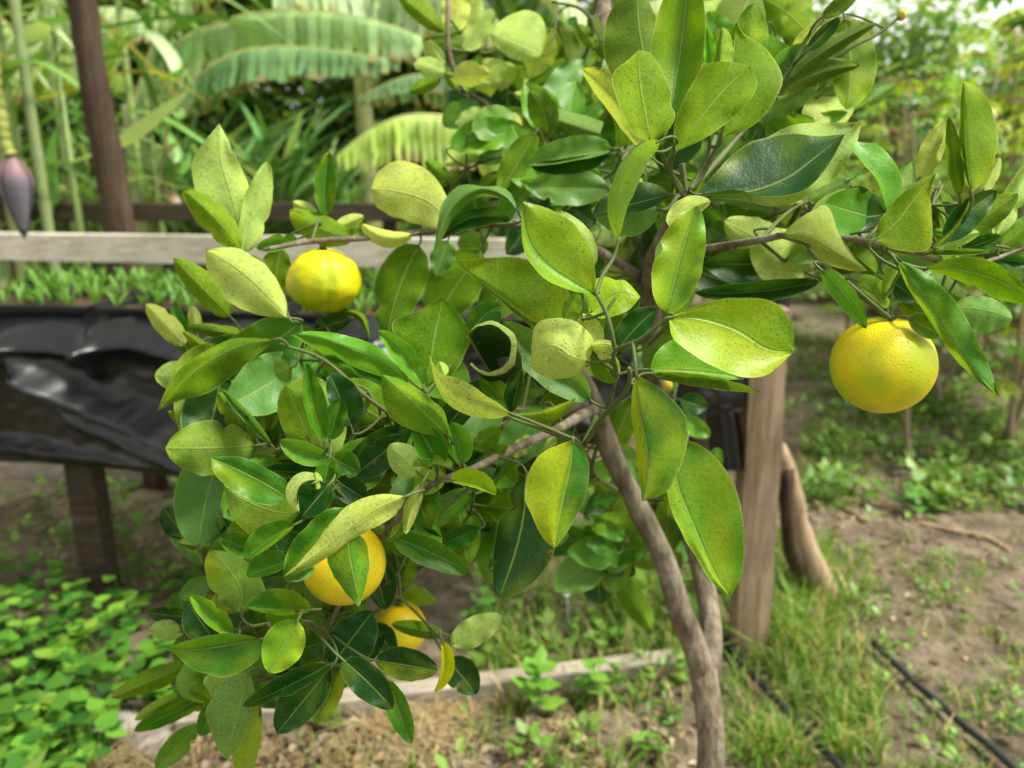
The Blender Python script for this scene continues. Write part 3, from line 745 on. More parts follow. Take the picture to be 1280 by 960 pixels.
pd = catmull([PY(-48,-160,BFY+.25), PY(-32,-40,BFY+.1), PY(-13,60,BFY), PY(-4,130,BFY), PY(6,178,BFY), bf], 90)
v, f = tube_vf(pd, [.019+.004*mnoise.noise(Vector((i*.9, 0, 0)))+(.003 if i % 3 else 0) for i in range(90)], 10, wob=.3)
mesh('flower_stalk', v, f, M['cane_stalk'], bl, attrs={'col': [((.24,.28,.06) if (i//10) % 3 else (.13,.15,.03)) for i in range(len(v))]})
# ---- banana plants with torn leaves
def banana_leaf(o, mid, wn, wf, col, strips=32, sag=.8, rnd=None, tear=.5, tip_brown=.6):
    """mid: midrib points (world, base to tip). near half hangs by wn towards the viewer, far half wf behind"""
    rnd = rnd or rs; mid = catmull(mid, strips*2+1); mb = MB()
    mr = MB(); v, f = tube_vf(mid, np.linspace(.016, .003, len(mid)), 6); mr.add(v, f, (.42,.46,.16))
    T = np.gradient(mid, axis=0)
    for half, wv in ((1, wn), (-1, wf)):
        ga = 0.0
        for k in range(strips):
            i0, i1 = 2*k, 2*k+2; u = (k+.5)/strips
            wl_ = wv*math.sin(math.pi*min(1, .08+u*.92))**.45*rnd.uniform(.92,1.06)
            t = T[i0]/np.linalg.norm(T[i0]); h = np.cross(t, [0,0,1.0]); h /= np.linalg.norm(h); 
            if h[1] > 0: h = -h                             # towards the viewer
            h = h*half
            if rnd.random() < tear: ga = rnd.uniform(-.2,.2)
            an = sag + ga + rnd.uniform(-.1,.1)
            g = rnd.uniform(.78,1.22); rows = []
            torn = rnd.random() < .8
            for q in range(5):
                s = q/4; aa = an*(.25+.75*min(1, s*2.0)); sw = rnd.uniform(-.004,.004)*q
                d = h*math.cos(aa)*s + np.array([0,0,-math.sin(aa)])*s + np.array([0,0,.05])*math.sin(s*math.pi)
                p0 = mid[i0]+d*wl_; p1 = mid[i1]+d*wl_
                if torn: p0, p1 = p0+(p1-p0)*.13*s, p1+(p0-p1)*.2*s
                rows += [p0+t*sw, p1+t*sw]
            cvs = [tuple(c*g*(1.0) for c in col)]*8 + [tuple(c*g for c in (col if rnd.random() > tip_brown else (.34,.24,.12)))]*2
            n0 = len(mb.v); mb.add(rows, [(2*q, 2*q+1, 2*q+3, 2*q+2) for q in range(4)], col)
            mb.c[n0:n0+10] = cvs
    lf = mb.build('leaf', M['banana'], o); mr.build('midrib', M['cane_stalk'], lf); return lf
def banana_plant(label, px, Y, h, leaves, stem=(.30,.33,.14)):
    b = PY(px, 480, Y); b[2] = ground_z(b[0], b[1])
    o = empty('banana_plant', tuple(b), label=label, cat='banana plant', group='banana plants behind the fence')
    v, f = tube_vf(catmull([b+[0,0,-.05], b+[.02,0,h*.5], b+[0,0,h]], 16), np.linspace(.11,.06,16), 12, wob=.1)
    mb = MB(); mb.add(v, f, stem); mb.build('pseudostem', M['cane_stalk'], o)
    for pts, wn, wf, col, sag in leaves:
        p3 = [b+[0,0,h-.05]] + [PY(x, y, yy) for x, y, yy in pts]
        banana_leaf(o, p3, wn, wf, col, sag=sag)
bg1 = (.30,.47,.20); bg2 = (.19,.36,.15); bg3 = (.36,.52,.10); bgp = (.40,.54,.28)
banana_plant('banana plant whose torn leaves arch over the spiky plants', 205, 5.2, 1.75, [
    ([(232,110,5.1),(265,82,5.0),(310,63,4.9),(380,60,4.85),(450,68,4.8),(500,78,4.8)], .22, .2, bg2, 1.2),
    ([(215,60,5.2),(290,24,5.1),(350,14,5.0),(420,16,4.9),(490,32,4.85),(545,55,4.8)], .36, .22, bg1, 1.3),
    ([(200,30,5.3),(190,-30,5.3),(150,-60,5.3),(90,-50,5.3)], .3, .3, bg1, .9), ([(210,10,5.4),(260,-40,5.5),(360,-60,5.6)], .3, .3, bgp, .8)])
banana_plant('banana plant with a bright arched leaf reaching left behind the citrus', 690, 4.9, 1.35, [
    ([(650,172,4.8),(610,158,4.7),(560,146,4.6),(505,145,4.5),(460,165,4.45),(420,196,4.4)], .3, .2, bg3, 1.3),
    ([(640,110,5.0),(600,100,5.1),(550,92,5.2),(500,98,5.2),(448,122,5.2)], .17, .24, (.17,.29,.15), 1.0),
    ([(690,60,5.0),(740,40,5.0),(700,-20,5.0),(640,-70,5.0)], .3, .3, bgp, .9), ([(720,60,5.1),(770,20,5.2),(850,-10,5.2)], .3, .3, bgp, .9)])
banana_plant('banana plant with pale tall leaves at the back', 470, 6.4, 2.1, [
    ([(470,10,6.4),(440,-20,6.3),(390,-25,6.2),(340,0,6.1)], .4, .4, bgp, 1.0), ([(480,0,6.4),(530,-15,6.3),(585,0,6.2),(640,40,6.1)], .4, .4, (.28,.41,.2), 1.1), ([(470,-10,6.4),(480,-80,6.4),(520,-120,6.4)], .4, .4, bgp, .9),
    ([(465,5,6.4),(410,-40,6.6),(340,-60,6.8)], .4, .4, bgp, 1.0)])
banana_plant('banana plant behind the tall canes', 20, 6.0, 2.0, [([(40,60,5.9),(90,20,5.8),(150,10,5.7),(215,35,5.6)], .34, .3, bgp, 1.0), ([(10,40,6),(-40,0,6),(-120,0,6)], .34, .3, bg1, .9), ([(40,20,6),(80,-40,6.1),(160,-70,6.2)], .34, .3, bgp, .9), ([(35,90,5.8),(80,70,5.6),(130,80,5.5),(170,110,5.4)], .25, .25, bg3, 1.0)])
# ---- spiky plants
def spiky(px, Y, h, n, ln, label):
    b = PY(px, 480, Y); b[2] = ground_z(b[0], b[1])
    o = empty('spiky_plant', tuple(b), label=label, cat='plant', group='spiky strap-leaved plants')
    v, f = tube_vf(catmull([b, b+[.03,0,h*.5], b+[0,0,h]], 20), [.055+.012*(i % 2) for i in range(20)], 9, wob=.15)
    mb = MB(); mb.add(v, f, (.17,.14,.12)); mb.build('trunk', M['cane_stalk'], o)
    for k in range(n):
        a_ = rs.uniform(0,6.28); l_ = ln*rs.uniform(.7,1.1); q = b+np.array([0,0,h*rs.uniform(.55,1.0)])
        mb = MB(); v, f = strap_vf(arc_leaf(q, a_, l_, rs.uniform(.75,1.25), rs.uniform(.05,.4)), rs.uniform(.02,.034), .3)
        mb.add(v, f, gcol(rs, (.085,.20,.055) if rs.random() < .75 else (.26,.40,.18), .3)); mb.build('leaf', M['cane'], o)
spiky(312, 4.9, 1.15, 64, .8, 'spiky dark green plant on a rough grey trunk under the arching banana leaf')
spiky(368, 5.1, 1.12, 64, .8, 'second spiky plant, right of the first trunk')
spiky(262, 5.5, 1.15, 50, .85, 'spiky plant behind the pale upright citrus leaf')
spiky(412, 5.6, .95, 40, .75, 'low spiky plant beside the bright small-leaved bush')

def ovals(p, d, ln, wr, cup, col):
    """many simple pointed leaves at once"""
    n = len(p); d = d/np.linalg.norm(d, axis=1)[:,None]; s = np.cross(d, [0,0,1.0]); s /= np.linalg.norm(s, axis=1)[:,None]+1e-9; nn = np.cross(s, d)
    L_ = ln[:,None]; W = (ln*wr)[:,None]; c = cup[:,None]; rows = [p]
    for u, w_ in ((.28,.9),(.6,.85)): rows += [p+d*L_*u-s*W*w_+nn*c*W, p+d*L_*u-nn*c*L_*.1, p+d*L_*u+s*W*w_+nn*c*W]
    rows.append(p+d*L_-nn*c*L_*.5)
    V = np.stack(rows, 1).reshape(-1, 3); off = (np.arange(n)*8)[:,None]
    F = []
    for q in ((0,2,1),(0,3,2),(1,2,5,4),(2,3,6,5),(4,5,7),(5,6,7)): F += (off+np.array(q)).tolist()
    return V, F, np.repeat(col, 8, axis=0)
# ---- bushes and trees that close the view
def bush(px, Y, h, rx, ry, n, ln, cols, label, name='bush', cat='bush', grp='leafy bushes closing the view', zlow=.05, gap=.0):
    b = PY(px, 480, Y); b[2] = ground_z(b[0], b[1])
    o = empty(name, tuple(b), label=label, cat=cat, group=grp)
    st = MB(); rr = random.Random(int(px*7+Y*100))
    clumps = []
    for k in range(30 if cat == 'tree' else 16):
        a_ = rr.uniform(0,6.28); u = math.sqrt(rr.random()); c = b+np.array([math.cos(a_)*rx*u*.85, math.sin(a_)*ry*u*.85, h*(zlow+(1-zlow)*rr.uniform(.12,.92))]); clumps.append((c, rr.uniform(.2,.42)*min(rx, h*.6)+.08, rr.choice(cols), rr.uniform(.7,1.3)))
        v, f = tube_vf(catmull([b, b*.5+c*.5+np.array([rr.gauss(0,.05), rr.gauss(0,.05), 0]), c], 6), np.linspace(.028, .006, 6), 5); st.add(v, f, (.16,.12,.085))
    st.build('trunk' if cat == 'tree' else 'stem', M['cane_stalk'], o)
    g = np.random.default_rng(abs(int(px*7+Y*100))+9); ci = g.integers(0, len(clumps), n)
    C = np.array([c[0] for c in clumps])[ci]; rad = np.array([c[1] for c in clumps])[ci]; cl_ = np.array([np.array(c[2])*c[3] for c in clumps])[ci]
    d = g.normal(size=(n,3)); d /= np.linalg.norm(d, axis=1)[:,None]
    p = C + d*(rad*g.random(n)**.45)[:,None]*np.array([1.25,1.25,1]); low = p[:,2] < .02; p[low,2] = g.uniform(.02,.2,low.sum())
    V, F, CC = ovals(p, d+g.normal(size=(n,3))*np.array([.7,.7,.5])-np.array([0,0,.15]), ln*g.uniform(.6,1.3,n), g.uniform(.22,.36,n), g.uniform(-.2,.3,n), cl_*g.uniform(.75,1.25,n)[:,None]*g.uniform(.9,1.1,(n,3)))
    mesh('crown' if cat == 'tree' else 'foliage', V, F, M['foliage'], o, attrs={'col': CC})
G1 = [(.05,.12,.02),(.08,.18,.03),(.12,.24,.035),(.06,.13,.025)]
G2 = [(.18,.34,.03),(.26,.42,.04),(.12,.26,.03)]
G3 = [(.14,.24,.07),(.10,.19,.06),(.2,.3,.1)]
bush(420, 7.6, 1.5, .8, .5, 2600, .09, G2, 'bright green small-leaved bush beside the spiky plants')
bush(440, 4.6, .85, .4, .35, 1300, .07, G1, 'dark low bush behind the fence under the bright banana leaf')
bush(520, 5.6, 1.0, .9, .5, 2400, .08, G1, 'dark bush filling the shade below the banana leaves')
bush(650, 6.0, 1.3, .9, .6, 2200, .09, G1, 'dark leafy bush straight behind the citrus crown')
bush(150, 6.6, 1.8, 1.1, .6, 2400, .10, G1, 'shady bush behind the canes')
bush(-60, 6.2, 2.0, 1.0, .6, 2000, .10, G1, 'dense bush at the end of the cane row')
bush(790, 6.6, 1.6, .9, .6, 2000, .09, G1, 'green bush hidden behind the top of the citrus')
bush(930, 7.4, 1.3, 1.0, .6, 3600, .08, G2, 'yellow-green bush beyond the open ground')
bush(1075, 8.2, 1.35, 1.0, .6, 4200, .09, G2, 'bright low bush at the far edge of the soil')
bush(1230, 7.4, 1.35, 1.1, .6, 4200, .09, G2, 'grey-green low bush behind the tall palmate plants')
bush(1380, 6.8, 1.5, 1.0, .7, 3600, .09, G2, 'leafy bush past the palmate plants')
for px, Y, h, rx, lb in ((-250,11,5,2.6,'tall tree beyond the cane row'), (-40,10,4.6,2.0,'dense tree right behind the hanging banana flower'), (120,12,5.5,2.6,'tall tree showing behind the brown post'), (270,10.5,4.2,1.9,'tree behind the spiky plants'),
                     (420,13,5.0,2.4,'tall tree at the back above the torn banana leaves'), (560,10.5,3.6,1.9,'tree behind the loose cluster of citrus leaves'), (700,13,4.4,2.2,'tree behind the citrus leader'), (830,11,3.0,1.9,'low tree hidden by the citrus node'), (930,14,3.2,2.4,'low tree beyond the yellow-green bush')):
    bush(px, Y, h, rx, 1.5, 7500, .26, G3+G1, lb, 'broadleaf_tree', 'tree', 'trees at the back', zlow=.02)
for px, Y, h, rx, lb in ((1030,20,2.6,2.6,'pale far tree left of the airy tree'), (1200,24,2.4,3.6,'pale far trees low under the white sky behind the palmate plants'), (1420,22,3.0,3.2,'pale far tree past the tallest palmate plant')):
    bush(px, Y, h, rx, 1.5, 4200, .2, [(.2,.3,.15),(.16,.26,.12)], lb, 'broadleaf_tree', 'tree', 'far pale trees', zlow=.1)
bush(1070, 9.5, 3.5, 1.1, .6, 1900, .16, [(.34,.50,.20),(.26,.42,.13)], 'airy tree against the white sky', 'airy_tree', 'tree', None, zlow=.3)
bush(1235, 10.5, 3.0, 1.7, .6, 4200, .2, [(.24,.38,.12),(.17,.3,.10)], 'second airy tree, lower, behind the palmate plants', 'airy_tree', 'tree', None, zlow=.05)

# ---- palmate-leaved plants on the right
def palmate(px, Y, h, n, label, cols):
    b = PY(px, 480, Y); b[2] = ground_z(b[0], b[1])
    o = empty('palmate_plant', tuple(b), label=label, cat='plant', group='tall palmate-leaved plants')
    stems = []
    st = MB()
    for k in range(3):
        e = b+np.array([rs.gauss(0,.25), rs.gauss(0,.2), h*rs.uniform(.92,1.18)]); q = catmull([b+[rs.gauss(0,.03),rs.gauss(0,.03),0], b*.55+e*.45+[rs.gauss(0,.04),0,0], e], 14)
        v, f = tube_vf(q, np.linspace(.016,.006,14), 6); st.add(v, f, (.24,.2,.13)); stems.append(q)
    st.build('stem', M['cane_stalk'], o)
    for k in range(n):
        q = rs.choice(stems); p = q[rs.randrange(3, 14)]; a_ = rs.uniform(0,6.28); l_ = rs.uniform(.12,.38)
        d = np.array([math.cos(a_), math.sin(a_), rs.uniform(-.1,.7)]); hub = p+d*l_; mb = MB()
        v, f = tube_vf([p, p*.5+hub*.5+[0,0,.015], hub], .0028, 4, cap=False); mb.add(v, f, (.4,.2,.12))
        c = gcol(rs, rs.choice(cols), .25); m_ = rs.choice((5,7,7)); ln = rs.uniform(.10,.17); drp = rs.uniform(.2,.8)
        hd = np.array([d[0], d[1], 0]); hd /= np.linalg.norm(hd); sd_ = np.array([-hd[1], hd[0], 0])
        for j in range(m_):
            an = (j-(m_-1)/2)*(.62); dd = hd*math.cos(an)+sd_*math.sin(an)+np.array([0,0,-drp])
            oval(mb, hub, dd, ln*(1-.1*abs(j-(m_-1)/2)), ln*.19, c, .2)
        mb.build('leaf', M['foliage'], o)
PC = [(.14,.30,.05),(.22,.37,.10),(.33,.44,.02),(.28,.42,.04),(.10,.23,.05)]
for px, Y, h, n, lb in ((1262,3.6,1.8,80,'tall plant with drooping palmate leaves standing closest to the soil path'), (1175,4.3,1.7,85,'palmate-leaved plant with yellowing top leaves'), (1320,4.0,2.1,60,'palmate-leaved plant at the end of the row'),
                        (1110,5.0,1.6,80,'shorter palmate-leaved plant towards the bright bush'), (1225,5.0,1.8,90,'palmate-leaved plant standing behind the others'), (1300,5.4,2.0,70,'tall palmate-leaved plant at the back of the row'),
                        (1165,5.8,1.75,80,'palmate-leaved plant next to the airy tree'), (1060,6.2,1.5,60,'small palmate-leaved plant at the citrus shoot tip'), (1390,5.2,2.2,40,'tallest palmate-leaved plant beyond the row')):
    palmate(px, Y, h, n, lb, PC)
# slender sapling on the open ground
b = GZ(1136, 585); o = empty('sapling', tuple(b), label='slender bare-stemmed sapling forking on the open ground', cat='sapling')
mb = MB()
for pts, r0, r1 in (([b, PY(1133,520,b[1]), PY(1140,480,b[1]), PY(1165,430,b[1]), PY(1195,390,b[1])], .016, .007), ([PY(1140,480,b[1]), PY(1146,420,b[1]), PY(1150,350,b[1]+.05), PY(1140,300,b[1]+.1)], .009, .004)):
    v, f = tube_vf(catmull(pts, 14), np.linspace(r0, r1, 14), 7, wob=.2); mb.add(v, f, (.2,.155,.11))
mb.build('stem', M['cane_stalk'], o)
mb = MB()
for k in range(150):
    q = PY(rs.gauss(1160,32), rs.gauss(325,38), b[1]+rs.gauss(.05,.12)); oval(mb, q, np.array([rs.gauss(0,1), rs.gauss(0,1), rs.gauss(-.3,.5)]), rs.uniform(.05,.09), .018, gcol(rs, (.1,.22,.035), .35))
mb.build('crown', M['foliage'], o)

# ================================================================== the citrus tree
DS = 1.15                                                   # leaf depths below are in units of 1.15 m
TRUNK_D = .85*DS
_tb = P(889, 960, TRUNK_D); BASE = np.array([_tb[0]+.01, _tb[1]+.03, 0.0])
tree = empty('citrus_tree', tuple(BASE), label='young citrus tree with yellow-green curled leaves and forked grey trunk', cat='tree')
BR = []                                                     # sampled points of all wood, for joining leaf stalks
def limb(name, rows, mat, k=8, n=None, wob=.25):
    """rows: (x px, y px, depth units, radius px) or ('w', world point, radius m)"""
    pts = []; rad = []
    for r in rows:
        if r[0] == 'w': pts.append(r[1]); rad.append(r[2])
        else: pts.append(P(r[0], r[1], r[2]*DS)); rad.append(r[3]*r[2]*DS/FPX)
    n = n or max(6, len(rows)*5)
    q = catmull(np.hstack([np.array(pts), np.array(rad)[:, None]]), n)
    seg = np.linalg.norm(np.diff(np.array(pts), axis=0), axis=1).sum()
    q2 = catmull(pts, n); rr = np.interp(np.linspace(0, 1, n), np.linspace(0, 1, len(rad)), rad)
    if mat is M['bark']: rr = rr*np.array([1+.13*mnoise.noise(Vector(q*17)) for q in q2])
    v, f = tube_vf(q2, np.maximum(rr, .0007), k, wob=wob)
    for a_, b_ in zip(q2[:-1], q2[1:]):
        m_ = max(1, int(np.linalg.norm(b_-a_)/.008))
        for i in range(m_): BR.append(a_+(b_-a_)*i/m_)
    return mesh(name, v, f, mat, tree)
B_ = M['bark']; T_ = M['twig']
limb('trunk', [('w', BASE+np.array([0,0,-.04]), .023), ('w', BASE+np.array([.0,0,.06]), .020), ('w', BASE+np.array([-.005,-.015,.3]), .0172),
     (889,960,.85,16.5), (886,890,.85,16), (879,835,.85,17)], B_, 14, 40)
limb('branch', [(880,850,.85,14), (866,800,.84,15), (848,757,.825,14.5), (825,690,.80,13.5), (795,630,.78,13), (770,582,.755,12.5), (752,530,.73,12), (738,490,.7,10), (715,455,.67,8), (680,425,.64,6)], B_, 12, 50)
limb('branch', [(882,850,.85,14), (889,790,.87,14), (880,725,.89,12.5), (862,660,.9,12), (845,600,.89,11), (825,510,.86,11), (814,430,.81,12.5), (815,350,.75,11), (828,300,.66,8.5), (846,262,.55,7), (853,243,.485,8)], B_, 12, 50)
limb('branch', [(826,318,.69,7), (860,314,.63,5), (900,308,.585,5), (950,300,.55,5), (1000,292,.525,4.5), (1080,301,.505,4), (1140,316,.495,4), (1195,332,.50,3), (1240,325,.51,3), (1300,300,.52,2.5)], B_, 8)
limb('branch', [(815,355,.77,8), (745,312,.72,7), (700,290,.69,6), (650,280,.66,6), (590,281,.64,5.5), (520,291,.63,4.5), (450,298,.625,4), (390,302,.62,3.5), (330,312,.6,2.5)], B_, 8)
limb('branch', [(820,330,.82,8), (765,250,.9,6.5), (705,172,.93,5), (640,141,.9,4.5), (588,118,.88,4), (562,70,.87,3.5), (560,-5,.86,3)], B_, 8)
limb('branch', [(815,345,.8,10), (790,240,.92,9), (765,130,1.0,9), (756,30,1.05,9), (750,-90,1.1,8)], B_, 10)
limb('twig', [(705,172,.93,4), (722,95,.92,3.5), (741,40,.9,3), (727,12,.88,2.5), (690,2,.86,2)], T_, 6)
limb('branch', [(744,510,.71,7), (722,522,.66,7), (690,540,.605,6.5), (640,562,.55,6.5), (590,586,.505,5.5), (540,606,.475,5), (505,640,.475,4), (472,682,.505,4), (432,742,.53,3.5), (409,790,.53,3.5), (405,850,.52,2.5)], B_, 8)
limb('branch', [(735,505,.7,8), (690,516,.7,9), (640,520,.72,7), (560,540,.75,6), (480,575,.8,5), (400,640,.85,4)], B_, 8)
limb('twig', [(475,672,.50,3), (440,632,.49,2.6), (412,600,.485,2.4), (402,562,.485,2)], T_, 6)
limb('twig', [(640,560,.55,3.5), (590,552,.53,3), (540,545,.525,3), (470,505,.545,2.6), (405,450,.56,2.4), (350,430,.56,2)], T_, 6)
limb('twig', [(545,608,.48,2.5), (548,560,.47,2.4), (545,520,.465,2.4), (530,485,.47,2)], T_, 6)
limb('twig', [(412,790,.52,2.6), (370,772,.495,2.2), (320,745,.49,2), (285,690,.5,1.6)], T_, 6)
limb('twig', [(406,832,.52,2.4), (340,848,.52,2), (262,855,.6,2), (236,832,.64,1.6)], T_, 6)
limb('twig', [(370,772,.495,2.2), (300,786,.485,2), (262,795,.5,1.6), (228,780,.58,1.4)], T_, 6)
limb('twig', [(474,688,.51,2.4), (488,738,.56,2.2), (506,752,.6,2), (545,792,.57,1.6), (562,812,.56,1.4)], T_, 6)
limb('twig', [(745,522,.6,4), (730,556,.5,3.5), (752,523,.47,4), (778,495,.445,4), (787,476,.43,3.5), (786,460,.42,3)], T_, 6)
limb('twig', [(728,560,.49,3), (718,548,.44,2.5), (716,552,.42,2)], T_, 6)
limb('twig', [(760,510,.5,3), (770,470,.45,3), (768,440,.425,3.2), (800,424,.41,3), (833,398,.40,2.6), (836,396,.4,2)], T_, 6)
limb('twig', [(769,440,.425,3.2), (763,410,.42,3.4), (757,390,.42,3), (746,369,.42,2.6)], T_, 6)
limb('twig', [(757,391,.42,2.4), (766,378,.42,2.2), (770,372,.42,1.6)], T_, 6)
limb('twig', [(745,370,.42,2.6), (752,347,.425,2.6), (767,322,.43,2.6), (774,297,.43,2.2)], T_, 6)
limb('twig', [(812,430,.5,3), (840,400,.43,2.6), (834,393,.42,2.2)], T_, 6)
for q in ([(853,240,.482,4), (842,222,.475,3.2), (830,200,.47,3), (826,178,.465,2.2)],
          [(850,242,.482,4), (838,210,.47,3), (845,185,.46,3), (846,180,.455,2)],
          [(856,240,.482,4.5), (854,220,.48,4), (852,205,.48,4.5)],
          [(860,238,.485,4.5), (876,220,.49,4), (896,185,.495,3.5), (906,158,.5,3)],
          [(862,238,.485,4), (884,195,.49,3), (886,172,.49,3), (878,168,.488,2)],
          [(848,243,.482,3.5), (835,260,.47,2.4), (826,262,.465,2)]):
    limb('twig', q, T_, 6)
limb('twig', [(862,240,.5,3.5), (915,180,.56,4), (985,92,.58,3.6), (1004,55,.58,3.4), (1035,16,.58,3), (1075,-14,.58,3)], T_, 6)
limb('twig', [(960,150,.62,2.6), (1000,110,.61,3), (1060,62,.6,2.8), (1095,44,.6,2.4), (1126,20,.6,2.2)], T_, 6)
limb('twig', [(1000,294,.52,2.6), (1022,325,.50,2.6), (1052,348,.495,3), (1080,372,.49,4), (1112,398,.49,3.4), (1116,404,.495,3)], T_, 6)
limb('twig', [(1140,316,.495,3), (1190,300,.49,2.4), (1230,305,.5,2), (1262,310,.5,1.6)], T_, 6)
limb('twig', [(1105,312,.495,3), (1128,330,.46,2.6), (1118,352,.46,2), (1112,372,.475,2)], T_, 6)
limb('twig', [(300,318,.6,2.4), (330,330,.59,2.2), (362,398,.56,2), (366,404,.56,2)], T_, 6)
limb('twig', [(398,302,.62,3), (404,306,.625,3.2), (406,312,.63,3)], T_, 6)
for q in ([(405,450,.56,2.4), (345,450,.6,2.2), (290,455,.62,2), (245,452,.63,1.8), (236,436,.63,1.4)], [(405,450,.56,2.4), (370,510,.58,2.2), (335,556,.59,2), (290,576,.61,1.8), (262,560,.62,1.4)],
          [(320,745,.49,2), (300,715,.53,2), (285,686,.57,1.8), (252,690,.61,1.6), (234,676,.62,1.4)], [(470,505,.545,2.4), (450,470,.61,2), (430,440,.63,1.8), (400,400,.64,1.5)],
          [(560,545,.72,3), (500,536,.64,2), (455,542,.64,1.6)], [(590,586,.505,3), (592,620,.6,2.2), (580,662,.66,2), (545,697,.66,1.8), (515,716,.67,1.5)], [(592,618,.59,2), (640,602,.65,1.8), (686,602,.65,1.5)],
          [(705,172,.93,3), (660,186,.82,2.4), (610,200,.79,2), (572,216,.78,1.6)], [(690,290,.69,3), (720,242,.71,2.6), (766,215,.70,2.2), (778,184,.70,1.6)], [(764,216,.70,2.2), (702,206,.74,2), (648,216,.75,1.6)],
          [(868,236,.52,3.4), (900,150,.62,3), (905,72,.74,2.4), (898,5,.79,2)], [(904,108,.68,2.4), (960,84,.74,2), (990,56,.75,1.6)], [(960,150,.62,2.6), (1000,132,.68,2), (1035,112,.75,1.8), (1078,130,.79,1.4)],
          [(950,300,.55,3), (990,262,.61,2.4), (1048,234,.62,1.8)], [(845,600,.89,5), (792,642,.92,3.4), (762,690,.95,2.6), (744,702,.95,2)], [(1080,301,.505,2.6), (1112,274,.54,2.2), (1174,254,.56,1.6)],
          [(950,300,.55,3), (990,332,.585,2.2), (1030,350,.57,1.6)], [(390,302,.62,2.6), (398,274,.65,1.8)], [(752,540,.74,3), (742,590,.82,2.4), (776,616,.87,2)]):
    limb('twig', q, T_, 6)
BRA = np.array(BR)

